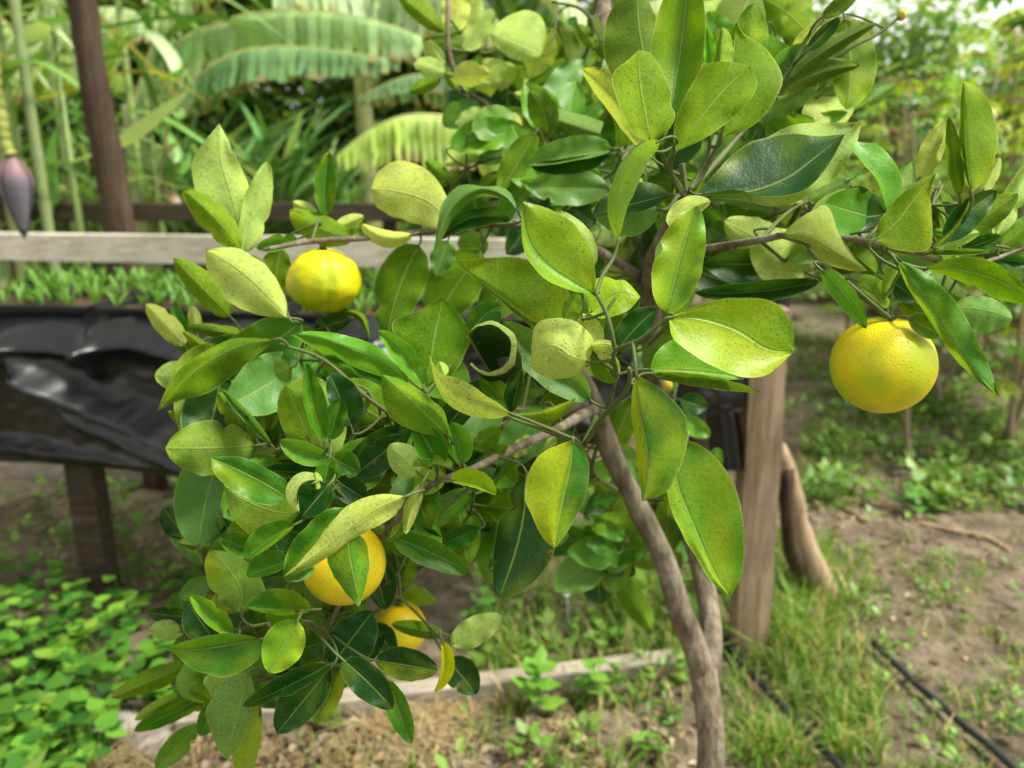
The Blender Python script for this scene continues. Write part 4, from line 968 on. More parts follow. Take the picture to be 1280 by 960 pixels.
PAL = {  # visible pigments: upper side, underside (linear)
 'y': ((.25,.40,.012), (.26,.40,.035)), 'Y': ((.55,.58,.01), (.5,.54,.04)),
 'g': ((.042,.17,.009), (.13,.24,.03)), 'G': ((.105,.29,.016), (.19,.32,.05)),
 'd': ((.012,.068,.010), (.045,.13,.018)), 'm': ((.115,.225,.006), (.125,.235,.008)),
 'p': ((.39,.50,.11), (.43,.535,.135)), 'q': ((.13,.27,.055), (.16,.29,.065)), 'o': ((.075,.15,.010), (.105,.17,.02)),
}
NT, NS = 20, 6
_nleaf = [0]
def wprof(t, k=.62, sh=.9): return np.sin(np.pi*np.clip(t, 0, 1)**sh)**k
def leaf(code, D, b, t, wl=None, wr=None, bend=0, m=None, l=None, r=None, dt=0., zl=None, zr=None, bow=0., yl=0., yr=0., yt=0.,
         pet=True, into=None, notch=(), holes=()):
    """one citrus leaf. code: T/U (upper side or underside faces this way) + pigment; D depth units; b,t base and tip px;
    wl,wr half widths px left/right of the midrib (base to tip); dt,zl,zr,bow cm away (+) or towards (-) the viewer"""
    side, cls = code[0], code[1]
    _nleaf[0] += 1; rs = random.Random(_nleaf[0]*31+5)
    b = np.array(b, float); t = np.array(t, float); d = t-b; Lp = np.linalg.norm(d)+1e-6
    nl = np.array([d[1], -d[0]])/Lp
    T = np.linspace(0, 1, NT+1)
    if m is not None: mid = catmull([b, *[np.array(q, float) for q in m], t], NT+1)
    else:
        c = (b+t)/2 + nl*bend*2
        mid = ((1-T)**2)[:,None]*b + (2*T*(1-T))[:,None]*c + (T**2)[:,None]*t
    tang = np.gradient(mid, axis=0); tang /= np.linalg.norm(tang, axis=1)[:,None]+1e-9
    nrm = np.stack([tang[:,1], -tang[:,0]], 1)
    sh = rs.uniform(.8, .98); pr = wprof(T, .58, sh)*1.12
    if wl is None: wl = wr if wr is not None else .25*Lp
    if wr is None: wr = wl
    ph = rs.uniform(0, 6.28); kf = rs.uniform(2, 3.5)
    if not notch and rs.random() < .3: notch = [(rs.choice('lr'), rs.uniform(.25,.85), min(wl, wr)*rs.uniform(.15,.5) if l is None else rs.uniform(2,6), rs.uniform(.03,.07))]
    ed = {}
    for nm, wv, ex, sg in (('l', wl, l, 1), ('r', wr, r, -1)):
        if ex is not None: e = catmull([b, *[np.array(q, float) for q in ex], t], NT+1)
        else: e = mid + sg*nrm*(pr*wv)[:,None]
        jit = np.array([mnoise.noise(Vector((tt*9, ph*3+sg*5, Lp*.01))) for tt in T])*np.minimum(2.0, Lp*.016)*np.sin(np.pi*T)
        for (ns, t0, dep, wd) in notch:
            if ns == nm: jit = jit - sg*0 - dep*np.exp(-((T-t0)/wd)**2)
        e = e + sg*nrm*jit[:,None]
        ed[nm] = e
    Dm = D*DS; cm = .01
    pxm = Dm/FPX
    Ltrue = math.hypot(Lp*pxm, dt*cm); Wt = .25*max(Ltrue, .05)
    zmid = Dm + dt*cm*T + bow*cm*np.sin(np.pi*T)
    vs = []; uv = []
    ss = np.linspace(-1, 1, 2*NS+1)
    zz = {}
    for nm, zv in (('l', zl), ('r', zr)):
        lat = np.linalg.norm(ed[nm]-mid, axis=1).max()*pxm
        if zv is None:
            zv = math.sqrt(max(0, Wt*Wt-lat*lat))*.8/cm
            zv = max(zv, lat*.3/cm)
            zv = min(zv, 2.2)*(-1 if side == 'T' else 1)
        zz[nm] = zv*cm*np.sin(np.pi*np.clip(T, 0, 1))**.6
    ty, tq = PAL[cls]
    jb = rs.uniform(.85, 1.15); jh = rs.uniform(-.12, .12)
    wv_ = rs.uniform(.0012,.0042); bk = .006*Ltrue/.09; ya = rs.choice((0,.25,.5,.9)) if cls in 'gGym' else .25 if cls in 'dq' else .15
    ct = []; cb = []; ye = np.array([.33,.44,.010])
    for i in range(NT+1):
        for s in ss:
            a = abs(s); nm = 'l' if s < 0 else 'r'
            q = mid[i] + (ed[nm][i]-mid[i])*a
            z = zmid[i] + zz[nm][i]*(a**1.5) + wv_*math.sin(kf*6.28*T[i]+ph+(2 if s > 0 else 0))*a*a*(Ltrue/.09) + .0004*math.sin(T[i]*38 - a*7 + ph)*a*(1-a) + bk*mnoise.noise(Vector((T[i]*2.3, s*1.2, ph*7)))*a
            vs.append(P(q[0], q[1], z)); uv.append((T[i], .5+.5*s))
            yv = (yl if s < 0 else yr)*min(1, a*6) + yt*max(0, T[i]*1.5-.5)
            yv = min(1, max(0, yv + (.35 if yv else 0)*mnoise.noise(Vector((T[i]*4, s*2, ph))) + ya*mnoise.noise(Vector((T[i]*2.6+ph, s*1.3, ph*3)))))
            k = jb*(1+.0*a)
            e0 = np.array(ty)*k*np.array([.94+jh, 1, 1-jh]); e1 = np.array(tq)*k*np.array([.96+jh, 1, 1-jh])
            ct.append(e0*(1-yv)+ye*yv); cb.append(e1*(1-yv)+ye*1.05*yv)
    W_ = 2*NS+1; fs = []
    for i in range(NT):
        for j in range(W_-1):
            hx = (i+.5)/NT; hs_ = ss[j]+.5/NS
            if any((hx-h0)**2/h2**2+(hs_-h1)**2/h3**2 < 1 for h0, h1, h2, h3 in holes): continue
            fs.append((i*W_+j, i*W_+j+1, (i+1)*W_+j+1, (i+1)*W_+j))
    V = np.array(vs)
    c_ = V.reshape(NT+1, W_, 3)
    nn = np.cross(c_[NT//2+1, NS]-c_[NT//2-1, NS], c_[NT//2, W_-1]-c_[NT//2, 0])
    facing = np.dot(nn, CO-c_[NT//2, NS]) > 0               # face winding gives normal = d_t x d_s or its opposite
    # quad (i,j),(i,j+1),(i+1,j+1): normal = ds x dt = -nn
    up_now = not facing
    if (side == 'T') != up_now: fs = [f[::-1] for f in fs]
    mi = [0]*len(fs)
    # stalk to the nearest wood
    p0 = V[NS]; dirv = (c_[0, NS]-c_[2, NS]); dirv /= np.linalg.norm(dirv)+1e-9
    if pet:
        dd = np.linalg.norm(BRA-p0, axis=1) + .35*np.maximum(0, -(BRA-p0)@dirv)
        j = int(np.argmin(dd)); e = BRA[j]; dist = np.linalg.norm(e-p0)
        if dist > .002:
            hl = min(dist*.45, .012)
            pts = catmull([p0-dirv*.003, p0+dirv*hl*.5, p0+dirv*hl*.5+(e-p0)*.45, e], 7)
            rad = np.linspace(.0009, .0013 if dist < .05 else .0018, 7)
            pv, pf = tube_vf(pts, rad, 5, cap=False); n0 = len(V)
            V = np.vstack([V, pv]); fs += [tuple(a_+n0 for a_ in q) for q in pf]; mi += [1]*len(pf)
            uv += [(0, .5)]*len(pv); ct += [(.2,.25,.04)]*len(pv); cb += [(.2,.25,.04)]*len(pv)
    if into is not None:
        into.append((V, fs, mi, uv, ct, cb)); return None
    return mesh('leaf', V, fs, [M['leaf'], M['twig']], tree, mi=mi, attrs={'ctop': ct, 'cbot': cb}, uv=uv)
L = leaf
# ---- crown above the node
L('Tg', .475, (836,150), (862,-45), 34, 26, bend=-3, yl=.35, yr=.15, bow=1)
L('Uo', .50, (822,118), (797,-18), 44, 24, bend=8)
L('Um', .445, (814,178), (797,63), 30, 36, m=[(808,150),(801,110)], l=[(790,165),(768,115),(767,90),(785,75)], r=[(838,160),(844,130),(828,90),(812,66)], zl=-1.2, zr=1.2)
L('Um', .45, (845,190), (937,82), m=[(868,158),(900,118)], l=[(842,160),(858,118),(880,82),(910,77)], r=[(885,170),(925,140),(946,110),(944,95)], zl=.9, zr=-.5)
L('Um', .475, (903,172), (921,28), m=[(912,130),(914,80)], l=[(895,130),(893,80),(905,50)], r=[(948,152),(979,100),(958,62),(930,42)], zl=1.2, zr=.6)
L('Uy', .47, (899,92), (903,34), 6, 15, pet=False)
L('Um', .53, (932,92), (942,4), 19, 21)
L('TG', .55, (889,92), (884,35), 7, 9)
L('Up', .53, (809,188), (727,86), 14, 28, bend=-8, zl=1.5, zr=-1)
L('Ty', .435, (826,176), (772,298), 15, 13, m=[(800,192),(780,228),(770,265)], zl=-1.6, zr=1.8)
L('Up', .50, (884,246), (1077,153), m=[(940,243),(1010,205),(1050,172)], l=[(920,205),(965,168),(1000,155),(1045,153)], r=[(930,252),(980,257),(1030,236),(1066,190)], zl=1.3, zr=.2)
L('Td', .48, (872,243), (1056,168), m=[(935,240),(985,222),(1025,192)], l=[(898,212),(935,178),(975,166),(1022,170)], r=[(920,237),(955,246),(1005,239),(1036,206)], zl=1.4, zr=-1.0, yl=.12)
L('Uq', .6, (944,152), (1024,103), 11, 13)
L('Uo', .58, (975,117), (1075,82), 13, 12, bend=9)
L('Tq', .6, (975,112), (1052,50), 10, 13)
L('Uo', .57, (985,98), (1096,29), 9, 10, bend=6)
L('Td', .56, (1010,62), (1050,22), 8, 9)
L('To', .56, (1028,22), (1074,-10), 9, 9)
for q in (('Uo',.96,(765,78),(736,18),12,14), ('Uy',.8,(886,30),(905,-20),12,14), ('Uy',.74,(985,58),(1006,-14),16,18), ('Um',.78,(968,60),(955,-10),14,14),
          ('Um',.8,(905,40),(890,-20),14,14), ('Tg',.72,(940,120),(1000,150),12,12), ('Uq',.68,(960,130),(1015,120),10,10), ('Tg',.66,(1000,160),(1060,140),9,9),
          ('Um',.75,(1035,90),(1015,130),9,9), ('Uq',.8,(1080,130),(1120,105),7,8), ('Um',.8,(1050,110),(1066,150),8,8), ('Ty',.72,(1030,120),(1075,105),8,7)): L(*q)
# ---- centre
L('TG', .425, (744,368), (653,252), m=[(715,352),(680,328),(660,298)], l=[(710,362),(674,342),(655,312),(652,280)], r=[(744,335),(735,303),(712,276),(684,260)], zl=-.9, zr=-.4, yr=.6, yl=.35, dt=-1)
L('Up', .44, (742,335), (694,263), 4, 22, bend=3, zl=.5, zr=.4, pet=False)
L('TG', .42, (834,392), (871,257), 29, 27, bend=2, yl=.55, yr=.3)
L('Up', .445, (837,284), (889,252), 15, 11, bend=6, pet=False)
L('Up', .445, (826,345), (840,285), 12, 3, pet=False)
L('Ty', .40, (836,397), (993,440), m=[(875,398),(920,412),(958,436)], l=[(868,383),(925,370),(968,378),(990,405)], r=[(842,424),(872,447),(915,468),(955,470)], zl=-.3, zr=-1.2, yl=.3, yr=.8, dt=.6)
L('TG', .45, (812,462), (930,472), 42, 8, bend=2, zl=.8, zr=-1)
L('Uo', .445, (815,467), (950,489), 4, 10, bend=4, zl=-1, zr=1.6)
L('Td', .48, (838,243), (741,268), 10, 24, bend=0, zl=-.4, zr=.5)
L('Tq', .49, (826,262), (738,262), 34, 6, bend=-4, zl=.6, zr=.8)
L('Tg', .405, (795,468), (802,627), m=[(798,510),(808,560),(806,600)], l=[(828,488),(858,522),(859,556),(836,612)], r=[(789,500),(793,545),(800,600)], zl=-.3, zr=2.0, yr=.8, yt=.3)
L('TG', .415, (850,548), (913,746), m=[(846,600),(866,655),(893,715)], l=[(882,560),(916,602),(930,660),(928,715)], r=[(834,600),(840,640),(866,690),(890,728)], zl=-.5, zr=-.8, yl=.3, yr=.5)
L('Tg', .42, (716,549), (693,685), 30, 36, m=[(714,580),(703,630)], l=[(733,568),(737,595),(728,630),(707,668)], r=[(675,568),(656,605),(662,640),(680,674)], zl=.4, zr=.2, yr=1.0, yt=.55)
L('Td', .52, (657,596), (624,748), 42, 26, m=[(655,640),(644,690)], zl=-.6, zr=.9, dt=-1)
L('Um', .465, (704,412), (569,327), m=[(665,400),(620,368)], l=[(672,411),(625,376),(592,348)], r=[(712,372),(695,335),(650,322),(602,323)], zl=1.6, zr=.4)
L('Um', .475, (531,484), (554,372), m=[(538,450),(545,410)], l=[(508,450),(490,405),(520,390)], r=[(562,472),(582,440),(588,416),(570,388)], zl=.4, zr=.7)
L('TG', .47, (531,486), (472,413), 10, 15, bend=-4)
L('Um', .445, (561,546), (477,467), m=[(540,525),(505,492)], l=[(530,542),(492,525),(478,498)], r=[(555,515),(525,488),(498,474)])
L('TG', .475, (510,478), (362,418), m=[(480,452),(430,432),(395,420)], l=[(490,474),(440,458),(402,440)], r=[(508,462),(470,432),(425,417),(390,414)], zl=2.0, zr=.5)
L('Tg', .50, (505,482), (398,436), 14, 12, bend=-3)
def rolled_leaf():
    v = []; f = []; uv = []; ct = []; cb = []; n = 26
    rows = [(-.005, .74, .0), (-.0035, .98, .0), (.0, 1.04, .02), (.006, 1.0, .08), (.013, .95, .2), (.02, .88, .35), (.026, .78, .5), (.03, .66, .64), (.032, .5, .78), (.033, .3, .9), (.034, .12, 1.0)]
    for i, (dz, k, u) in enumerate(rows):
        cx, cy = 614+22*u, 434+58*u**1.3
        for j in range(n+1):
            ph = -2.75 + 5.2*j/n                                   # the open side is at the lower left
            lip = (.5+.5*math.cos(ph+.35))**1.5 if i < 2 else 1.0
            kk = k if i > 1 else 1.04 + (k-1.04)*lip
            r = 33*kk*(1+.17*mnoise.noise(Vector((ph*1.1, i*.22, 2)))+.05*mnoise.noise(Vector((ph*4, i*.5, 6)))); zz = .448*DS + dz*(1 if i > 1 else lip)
            v.append(P(cx+r*math.cos(ph), cy-r*.95*math.sin(-ph), zz)); uv.append((u, j/n)); ct.append((.008,.035,.007)); cb.append((.36,.46,.13) if i < 3 else (.03,.05,.012))  # shade in the hollow is put into the dark colours; the rim stays pale
    for i in range(len(rows)-1):
        for j in range(n):
            if i in (7, 8) and 3 < j < 9: continue                 # eaten hole
            f.append((i*(n+1)+j, i*(n+1)+j+1, (i+1)*(n+1)+j+1, (i+1)*(n+1)+j))
    V = np.array(v); a_ = V[f[5*n//2][0]]
    q = f[len(f)//2]; nn = np.cross(V[q[1]]-V[q[0]], V[q[3]]-V[q[0]]); cen = P(614, 434, .46*DS)
    if np.dot(nn, cen-V[q[0]]) < 0: f = [w_[::-1] for w_ in f]
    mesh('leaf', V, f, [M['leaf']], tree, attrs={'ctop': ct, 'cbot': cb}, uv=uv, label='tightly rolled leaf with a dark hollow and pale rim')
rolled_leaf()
L('Tg', .468, (640,515), (600,470), 12, 16)
L('Td', .455, (640,515), (652,462), 14, 6, pet=False)
L('Up', .43, (641,518), (536,443), m=[(605,505),(558,482)], l=[(610,524),(570,512),(548,488)], r=[(612,497),(575,474),(550,466)], zl=1.4, zr=-.6)
L('Up', .44, (556,470), (549,452), 7, 7, pet=False)
L('Um', .435, (640,518), (719,498), 3, 13, bend=-7, yt=.7)
L('Tg', .485, (588,420), (627,382), 14, 22, bend=6)
L('Up', .435, (736,452), (664,440), m=[(715,446),(692,432)], l=[(720,470),(690,473),(666,462)], r=[(742,425),(720,402),(685,398),(668,410)], zl=1.5, zr=1.3, bow=-1.2)
L('Tq', .51, (738,500), (628,402), 24, 20)
L('Ty', .45, (736,392), (801,371), m=[(755,378),(775,366)], l=[(730,362),(752,346),(780,350)], r=[(755,398),(785,388)], zl=.8, zr=-.6, yt=.5)
L('Up', .45, (745,440), (728,392), 14, 16)
L('Td', .465, (771,440), (821,386), 18, 13, bend=3)
L('Up', .43, (773,436), (738,432), 18, 5, bend=-4, pet=False)
L('Um', .45, (744,440), (770,478), 16, 16)
L('Um', .44, (706,400), (722,366), 9, 12, pet=False)
L('Up', .62, (566,280), (464,236), m=[(535,252),(498,240)], l=[(540,284),(500,274),(470,258)], r=[(562,254),(540,218),(505,201),(475,212)], zl=.6, zr=.9)
L('Tq', .58, (650,268), (541,320), m=[(630,245),(598,236),(562,262)], l=[(632,250),(598,246),(566,275)], r=[(634,238),(598,228),(556,248)], zl=1.6, zr=1.0)
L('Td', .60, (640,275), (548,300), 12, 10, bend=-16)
L('Um', .64, (524,306), (484,420), 27, 28, bend=-6)
L('Um', .67, (600,312), (540,405), 26, 34)
L('To', .69, (660,330), (600,400), 24, 24)
L('Up', .62, (516,293), (452,280), 12, 8, bend=10)
L('Tq', .66, (560,300), (545,345), 14, 14)
# ---- looser cluster up and left, farther off
for q in (('Up',.85,(678,70),(612,42),16,42), ('Up',.88,(580,62),(617,11),13,15), ('Up',.9,(566,42),(573,-25),16,17), ('Um',.86,(556,40),(497,-8),11,13),
          ('Up',.84,(557,92),(517,79),11,13), ('Um',.86,(551,98),(511,114),9,8), ('Up',.87,(556,82),(528,46),8,8), ('Tm',.84,(585,116),(600,68),11,9),
          ('Up',.86,(600,99),(633,78),13,14), ('Um',.88,(664,107),(711,72),9,10), ('Up',.86,(642,117),(679,126),6,6), ('Um',.9,(640,122),(652,84),8,8),
          ('Um',.9,(706,148),(726,99),18,17), ('Uy',.88,(697,136),(699,92),6,7), ('Up',.85,(606,138),(569,156),12,10), ('To',.88,(650,143),(605,163),8,8),
          ('Td',.9,(655,148),(618,158),8,7), ('Uo',.82,(618,165),(576,180),6,6), ('Tq',.8,(646,180),(597,203),12,12), ('Um',.72,(669,166),(625,242),16,18),
          ('Um',.76,(640,240),(668,210),10,9), ('Tq',.66,(766,186),(655,206),6,22), ('Td',.665,(766,192),(662,207),17,3), ('Tq',.7,(762,236),(660,234),20,22),
          ('Uq',.74,(784,178),(660,138),14,14), ('Up',.78,(600,196),(555,205),7,8), ('Um',.78,(560,225),(532,200),9,9), ('Um',.78,(575,215),(548,232),8,8),
          ('Td',.72,(745,280),(690,244),17,16), ('Tq',.74,(760,270),(712,285),12,12), ('Up',.8,(648,165),(640,140),6,7), ('Um',.9,(620,60),(640,20),9,9),
          ('Up',.92,(585,40),(600,-5),12,10), ('Tg',.95,(700,60),(720,20),9,9), ('Um',.9,(745,60),(722,30),9,9), ('Tq',.92,(612,115),(628,102),8,8),
          ('Up',.9,(560,68),(541,58),5,5), ('Um',.84,(572,112),(556,90),6,6), ('Tg',.9,(660,125),(672,92),8,8), ('Uy',.95,(730,130),(742,92),10,9),
          ('Tg',.78,(700,200),(672,222),8,8), ('Tg',.85,(720,155),(760,120),11,11), ('Um',.8,(600,235),(630,215),9,8), ('Up',.74,(650,215),(690,190),8,8)): L(*q)
# ---- right-hand spray
L('Up', .505, (978,293), (1086,339), m=[(1010,296),(1050,318)], l=[(1000,272),(1033,256),(1048,290),(1068,322)], r=[(1000,306),(1030,328),(1060,338)], zl=.8, zr=1.6)
L('Td', .545, (1107,268), (1037,276), 24, 36, bend=0)
L('TG', .48, (1108,264), (1058,176), m=[(1106,235),(1085,208)], l=[(1104,246),(1094,222),(1075,200)], r=[(1126,246),(1124,212),(1100,183),(1080,178)], zl=-1.8, zr=.3)
L('Um', .455, (1094,300), (1170,217), m=[(1115,284),(1140,252)], l=[(1100,275),(1118,252),(1145,228)], r=[(1118,312),(1160,312),(1165,275),(1163,240)], zl=1.0, zr=.4)
L('Um', .465, (1214,242), (1204,102), m=[(1208,200),(1205,150)], l=[(1202,200),(1199,150)], r=[(1238,216),(1247,170),(1236,126),(1216,106)], zl=1.5, zr=.4)
L('Up', .485, (1148,226), (1184,148), 14, 13)
L('Um', .475, (1199,246), (1186,146), 9, 10, zl=1.4, zr=-1)
L('Up', .53, (1228,240), (1250,196), 7, 9)
L('Td', .475, (1180,300), (1246,238), 14, 18, bend=4)
L('Um', .47, (1168,310), (1212,250), 6, 5, bend=-6, pet=False)
L('Um', .485, (1190,300), (1273,242), 17, 16)
L('Up', .50, (1243,296), (1292,196), 12, 14)
L('Um', .51, (1250,310), (1300,270), 14, 14)
L('Up', .475, (1166,313), (1226,290), 9, 10, bend=3)
L('Td', .49, (1205,312), (1252,295), 9, 10)
L('Tq', .48, (1160,316), (1240,314), 4, 4)
L('Uq', .52, (1252,305), (1300,282), 10, 16)
L('Td', .54, (1230,320), (1290,330), 9, 10)
L('Um', .46, (1156,335), (1295,380), m=[(1200,338),(1250,352)], l=[(1195,322),(1235,325),(1275,350)], r=[(1190,348),(1230,366),(1265,378)], zl=-1, zr=1.2)
L('Uq', .52, (1190,386), (1266,400), 15, 26, bend=6)
L('Tg', .435, (1120,326), (1250,496), m=[(1142,358),(1172,402),(1205,446)], l=[(1152,338),(1186,366),(1214,408),(1238,462)], r=[(1136,362),(1160,398),(1190,444),(1220,474)], zl=-.3, zr=1.0, yr=.25)
L('Tg', .46, (1027,338), (1083,411), 12, 12, bend=4, zl=-1.5, zr=1)
L('Um', .475, (1070,351), (1108,386), 14, 8, bend=6, zl=.5, zr=-1.5)
L('Uy', .465, (1105,371), (1119,321), 7, 8)
L('Td', .50, (1108,345), (1146,376), 14, 14)
L('Um', .51, (1150,385), (1122,378), 12, 10)
L('To', .48, (1136,398), (1180,420), 14, 12)
L('Uo', .5, (1125,365), (1160,388), 13, 11)
L('Uq', .53, (1160,345), (1210,380), 12, 10)
L('Up', .6, (990,312), (905,275), 22, 22, bend=4)
L('Up', .58, (945,292), (1006,356), 32, 30)
L('Up', .62, (1010,262), (958,246), 9, 10)
L('Td', .56, (1026,351), (868,366), 12, 12, bend=6)
L('Td', .6, (990,330), (880,330), 24, 18)
L('Td', .62, (930,360), (850,330), 20, 20)
L('Um', .55, (1062,312), (1095,342), 14, 12)
L('Tq', .54, (1040,300), (985,325), 14, 14)
L('Uq', .6, (1060,225), (1010,250), 16, 16)
L('Up', .62, (1040,240), (1000,215), 12, 14)
L('Um', .56, (1170,250), (1176,285), 8, 8)
L('Um', .58, (1175,275), (1150,240), 8, 8)
# ---- round the small fruit on the left
L('Up', .62, (300,300), (274,154), m=[(292,255),(276,200)], l=[(268,280),(243,235),(243,196)], r=[(312,275),(315,245),(296,195)], zl=.6, zr=.4)
L('Um', .60, (301,312), (228,236), 18, 15, bend=-4, yl=.2)
L('Up', .62, (306,316), (335,201), 12, 20, bend=4, zl=-1, zr=.8)
L('Up', .56, (361,398), (257,311), m=[(335,370),(300,338)], l=[(325,394),(285,376),(260,340)], r=[(355,368),(335,335),(298,311)], zl=.7, zr=.9)
L('Um', .585, (288,396), (217,323), 14, 18)
L('Tg', .66, (408,271), (412,189), 12, 13, bend=4)
L('Um', .65, (442,297), (362,262), 18, 15, bend=6, yt=.5)
L('Up', .66, (396,270), (366,252), 9, 8)
L('TG', .64, (372,298), (320,310), 9, 9)
L('Um', .655, (350,310), (340,372), 16, 18)
L('Up', .66, (420,285), (455,270), 9, 8)
L('Um', .64, (398,400), (463,424), 4, 5, m=[(425,390),(450,395)], l=[(425,386),(455,392)], r=[(425,394),(446,400)])
L('Td', .66, (440,398), (392,412), 9, 12)
L('Um', .555, (346,424), (197,513), m=[(300,432),(245,462)], l=[(305,458),(262,490),(226,500)], r=[(290,424),(235,452),(210,482)], zl=1.0, zr=.5, yt=.25)
L('Up', .6, (242,470), (193,470), 17, 17)
L('Um', .6, (342,426), (231,407), 9, 8)
for q in (('Up',.63,(232,432),(182,380),12,14), ('Tg',.64,(232,432),(216,381),9,10), ('Up',.63,(246,415),(240,382),8,8), ('Um',.62,(262,440),(228,414),6,6),
          ('Tg',.65,(250,440),(215,425),9,9), ('Um',.6,(256,488),(254,536),18,17), ('Um',.58,(282,556),(209,514),10,12), ('Um',.565,(322,552),(272,490),16,26),
          ('Tq',.55,(339,556),(274,484),5,6), ('Tg',.58,(340,498),(318,443),12,14), ('Up',.62,(392,448),(342,480),18,16), ('Up',.62,(288,450),(320,492),14,16),
          ('Um',.64,(300,430),(330,470),14,14), ('Um',.6,(345,500),(330,540),16,16), ('Uy',.62,(360,455),(400,470),10,10), ('Um',.62,(440,440),(480,475),16,14),
          ('Um',.6,(470,490),(420,470),12,14), ('Um',.64,(420,445),(400,480),12,14), ('Tg',.64,(450,540),(460,500),12,12), ('Tq',.63,(500,530),(470,545),10,10),
          ('Up',.58,(345,566),(292,572),13,15), ('TG',.62,(300,600),(236,608),11,9), ('Um',.66,(300,540),(250,570),13,13), ('TG',.6,(330,585),(262,582),12,10)): L(*q)
# ---- lower left spray
L('Um', .50, (386,549), (357,481), 22, 20, yl=.2)
L('Tg', .485, (406,552), (384,454), 10, 15, bend=4)
L('Td', .53, (440,535), (412,466), 14, 24)
L('Tg', .49, (412,550), (426,498), 14, 14, notch=[('r', .5, 5, .12)])
L('TG', .48, (410,572), (350,550), 14, 12, bend=4)
L('Tg', .50, (408,566), (352,562), 14, 10)
L('Tg', .465, (366,626), (262,571), m=[(335,606),(296,586)], l=[(330,631),(292,614),(268,592)], r=[(362,606),(335,586),(298,571)], zl=-.6, zr=-.2, yl=.15)
L('UG', .49, (376,640), (279,606), m=[(345,640),(305,625)], l=[(352,664),(320,673),(290,646)], r=[(365,620),(330,605)], yl=.2)
L('Td', .5, (399,592), (329,588), 8, 11)
L('Td', .455, (411,606), (378,645), 16, 24, zl=-1.2, zr=-1)
L('Up', .45, (400,602), (374,640), 3, 18, bend=-12, pet=False)
L('Up', .45, (397,612), (394,590), 7, 7, pet=False)
L('Tg', .465, (412,570), (404,612), 14, 12, yl=.2)
L('Tg', .475, (414,572), (450,590), 16, 16, notch=[('r', .6, 6, .12)])
L('Td', .49, (420,600), (462,628), 16, 16)
L('Td', .54, (432,588), (514,532), 18, 20)
L('Td', .52, (446,592), (505,545), 18, 18)
L('Td', .56, (440,560), (520,520), 16, 16)
L('Tg', .44, (446,636), (354,722), m=[(420,655),(385,690)], l=[(446,660),(410,695)], r=[(408,637),(370,672),(356,700)], zl=.5, zr=-.5)
L('Up', .425, (508,620), (355,720), m=[(465,640),(410,682)], l=[(492,645),(440,674),(395,706)], r=[(470,618),(430,636),(400,672),(372,705)], zl=.7, zr=.5)
L('Tq', .43, (393,709), (354,724), 9, 2, pet=False)
L('TG', .43, (437,662), (449,759), m=[(437,690),(446,735)], l=[(456,675),(462,705),(456,735)], r=[(412,682),(410,704),(428,736)], zl=.8, zr=.5, yr=.15)
L('Tg', .455, (368,656), (306,700), 7, 18, bend=-3, yl=.2)
L('Tg', .475, (362,700), (308,720), 8, 20)
L('Tg', .505, (320,692), (273,671), 12, 16)
L('UG', .48, (302,766), (262,688), m=[(300,735),(280,705)], l=[(278,755),(260,728),(256,702)], r=[(325,755),(332,738),(315,708),(285,690)], yl=.3)
L('Up', .58, (287,682), (223,678), 8, 14, bend=3)
L('Um', .58, (290,690), (224,680), 8, 4, bend=-2)
L('Td', .62, (232,672), (204,635), 16, 14)
L('Tq', .62, (258,706), (212,672), 12, 13, bend=-6)
L('Tq', .6, (264,724), (225,748), 12, 12)
L('TG', .475, (291,793), (237,744), 11, 13)
L('Td', .5, (266,798), (236,755), 22, 18)
L('Tg', .465, (390,762), (308,758), 6, 24, bend=2, yl=.3)
L('TG', .47, (380,776), (330,770), 10, 8)
L('TG', .445, (372,776), (336,841), 22, 24, yl=.5, yr=.2)
L('Tg', .465, (327,798), (206,810), m=[(285,806),(245,812)], l=[(320,826),(285,846),(240,836),(222,820)], r=[(290,792),(245,798)], zl=-.2, zr=-1.4, yl=.25)
L('Uq', .51, (312,842), (283,951), m=[(302,875),(290,920)], l=[(318,870),(306,920)], r=[(256,846),(257,890),(270,932)], zl=-1.2, zr=.4, notch=[('r', .48, 13, .06)])
L('Uy', .53, (318,862), (303,985), 14, 18)
L('TG', .54, (290,850), (325,900), 12, 12)
L('Td', .5, (413,830), (303,883), 10, 14, bend=2)
L('Td', .505, (412,836), (346,917), 20, 26)
L('Td', .53, (425,833), (395,905), 15, 17, yl=.8, yr=.3)
L('Td', .475, (428,824), (491,886), 19, 20, bend=2)
L('Tg', .505, (484,850), (514,930), 13, 14)
L('Td', .51, (469,825), (548,838), 20, 18, yr=.4)
L('TY', .525, (553,802), (543,865), 9, 6, bend=10)
L('Td', .6, (560,824), (596,868), 20, 18)
L('Um', .585, (556,794), (489,780), 9, 10)
L('Up', .60, (564,806), (628,770), 17, 16, zl=.3, zr=.3)
L('Td', .52, (414,832), (466,764), 24, 28, zl=-.2, zr=-.2)
L('Td', .545, (465,692), (482,762), 20, 16)
L('Td', .58, (440,830), (480,790), 16, 14)
L('Tg', .54, (408,802), (358,815), 17, 19)
L('Tg', .485, (490,670), (588,716), 15, 17, bend=2)
L('Td', .53, (498,655), (562,690), 14, 14)
L('Up', .445, (528,604), (507,668), 8, 8, bend=-3)
L('Um', .45, (505,655), (488,672), 7, 6)
L('Up', .475, (524,592), (486,556), 18, 18)
L('Tg', .455, (551,582), (522,534), 16, 20, zl=-1.6, zr=-1.6)
L('Uy', .45, (566,585), (515,583), 3, 13, bend=-4, pet=False)
L('TG', .46, (578,580), (562,528), 10, 17, bend=-2, zl=-1.4, zr=-1.4)
L('Um', .465, (572,580), (556,560), 8, 8)
L('Ty', .455, (563,601), (620,619), 16, 5, bend=6)
L('Um', .53, (590,560), (626,534), 10, 14)
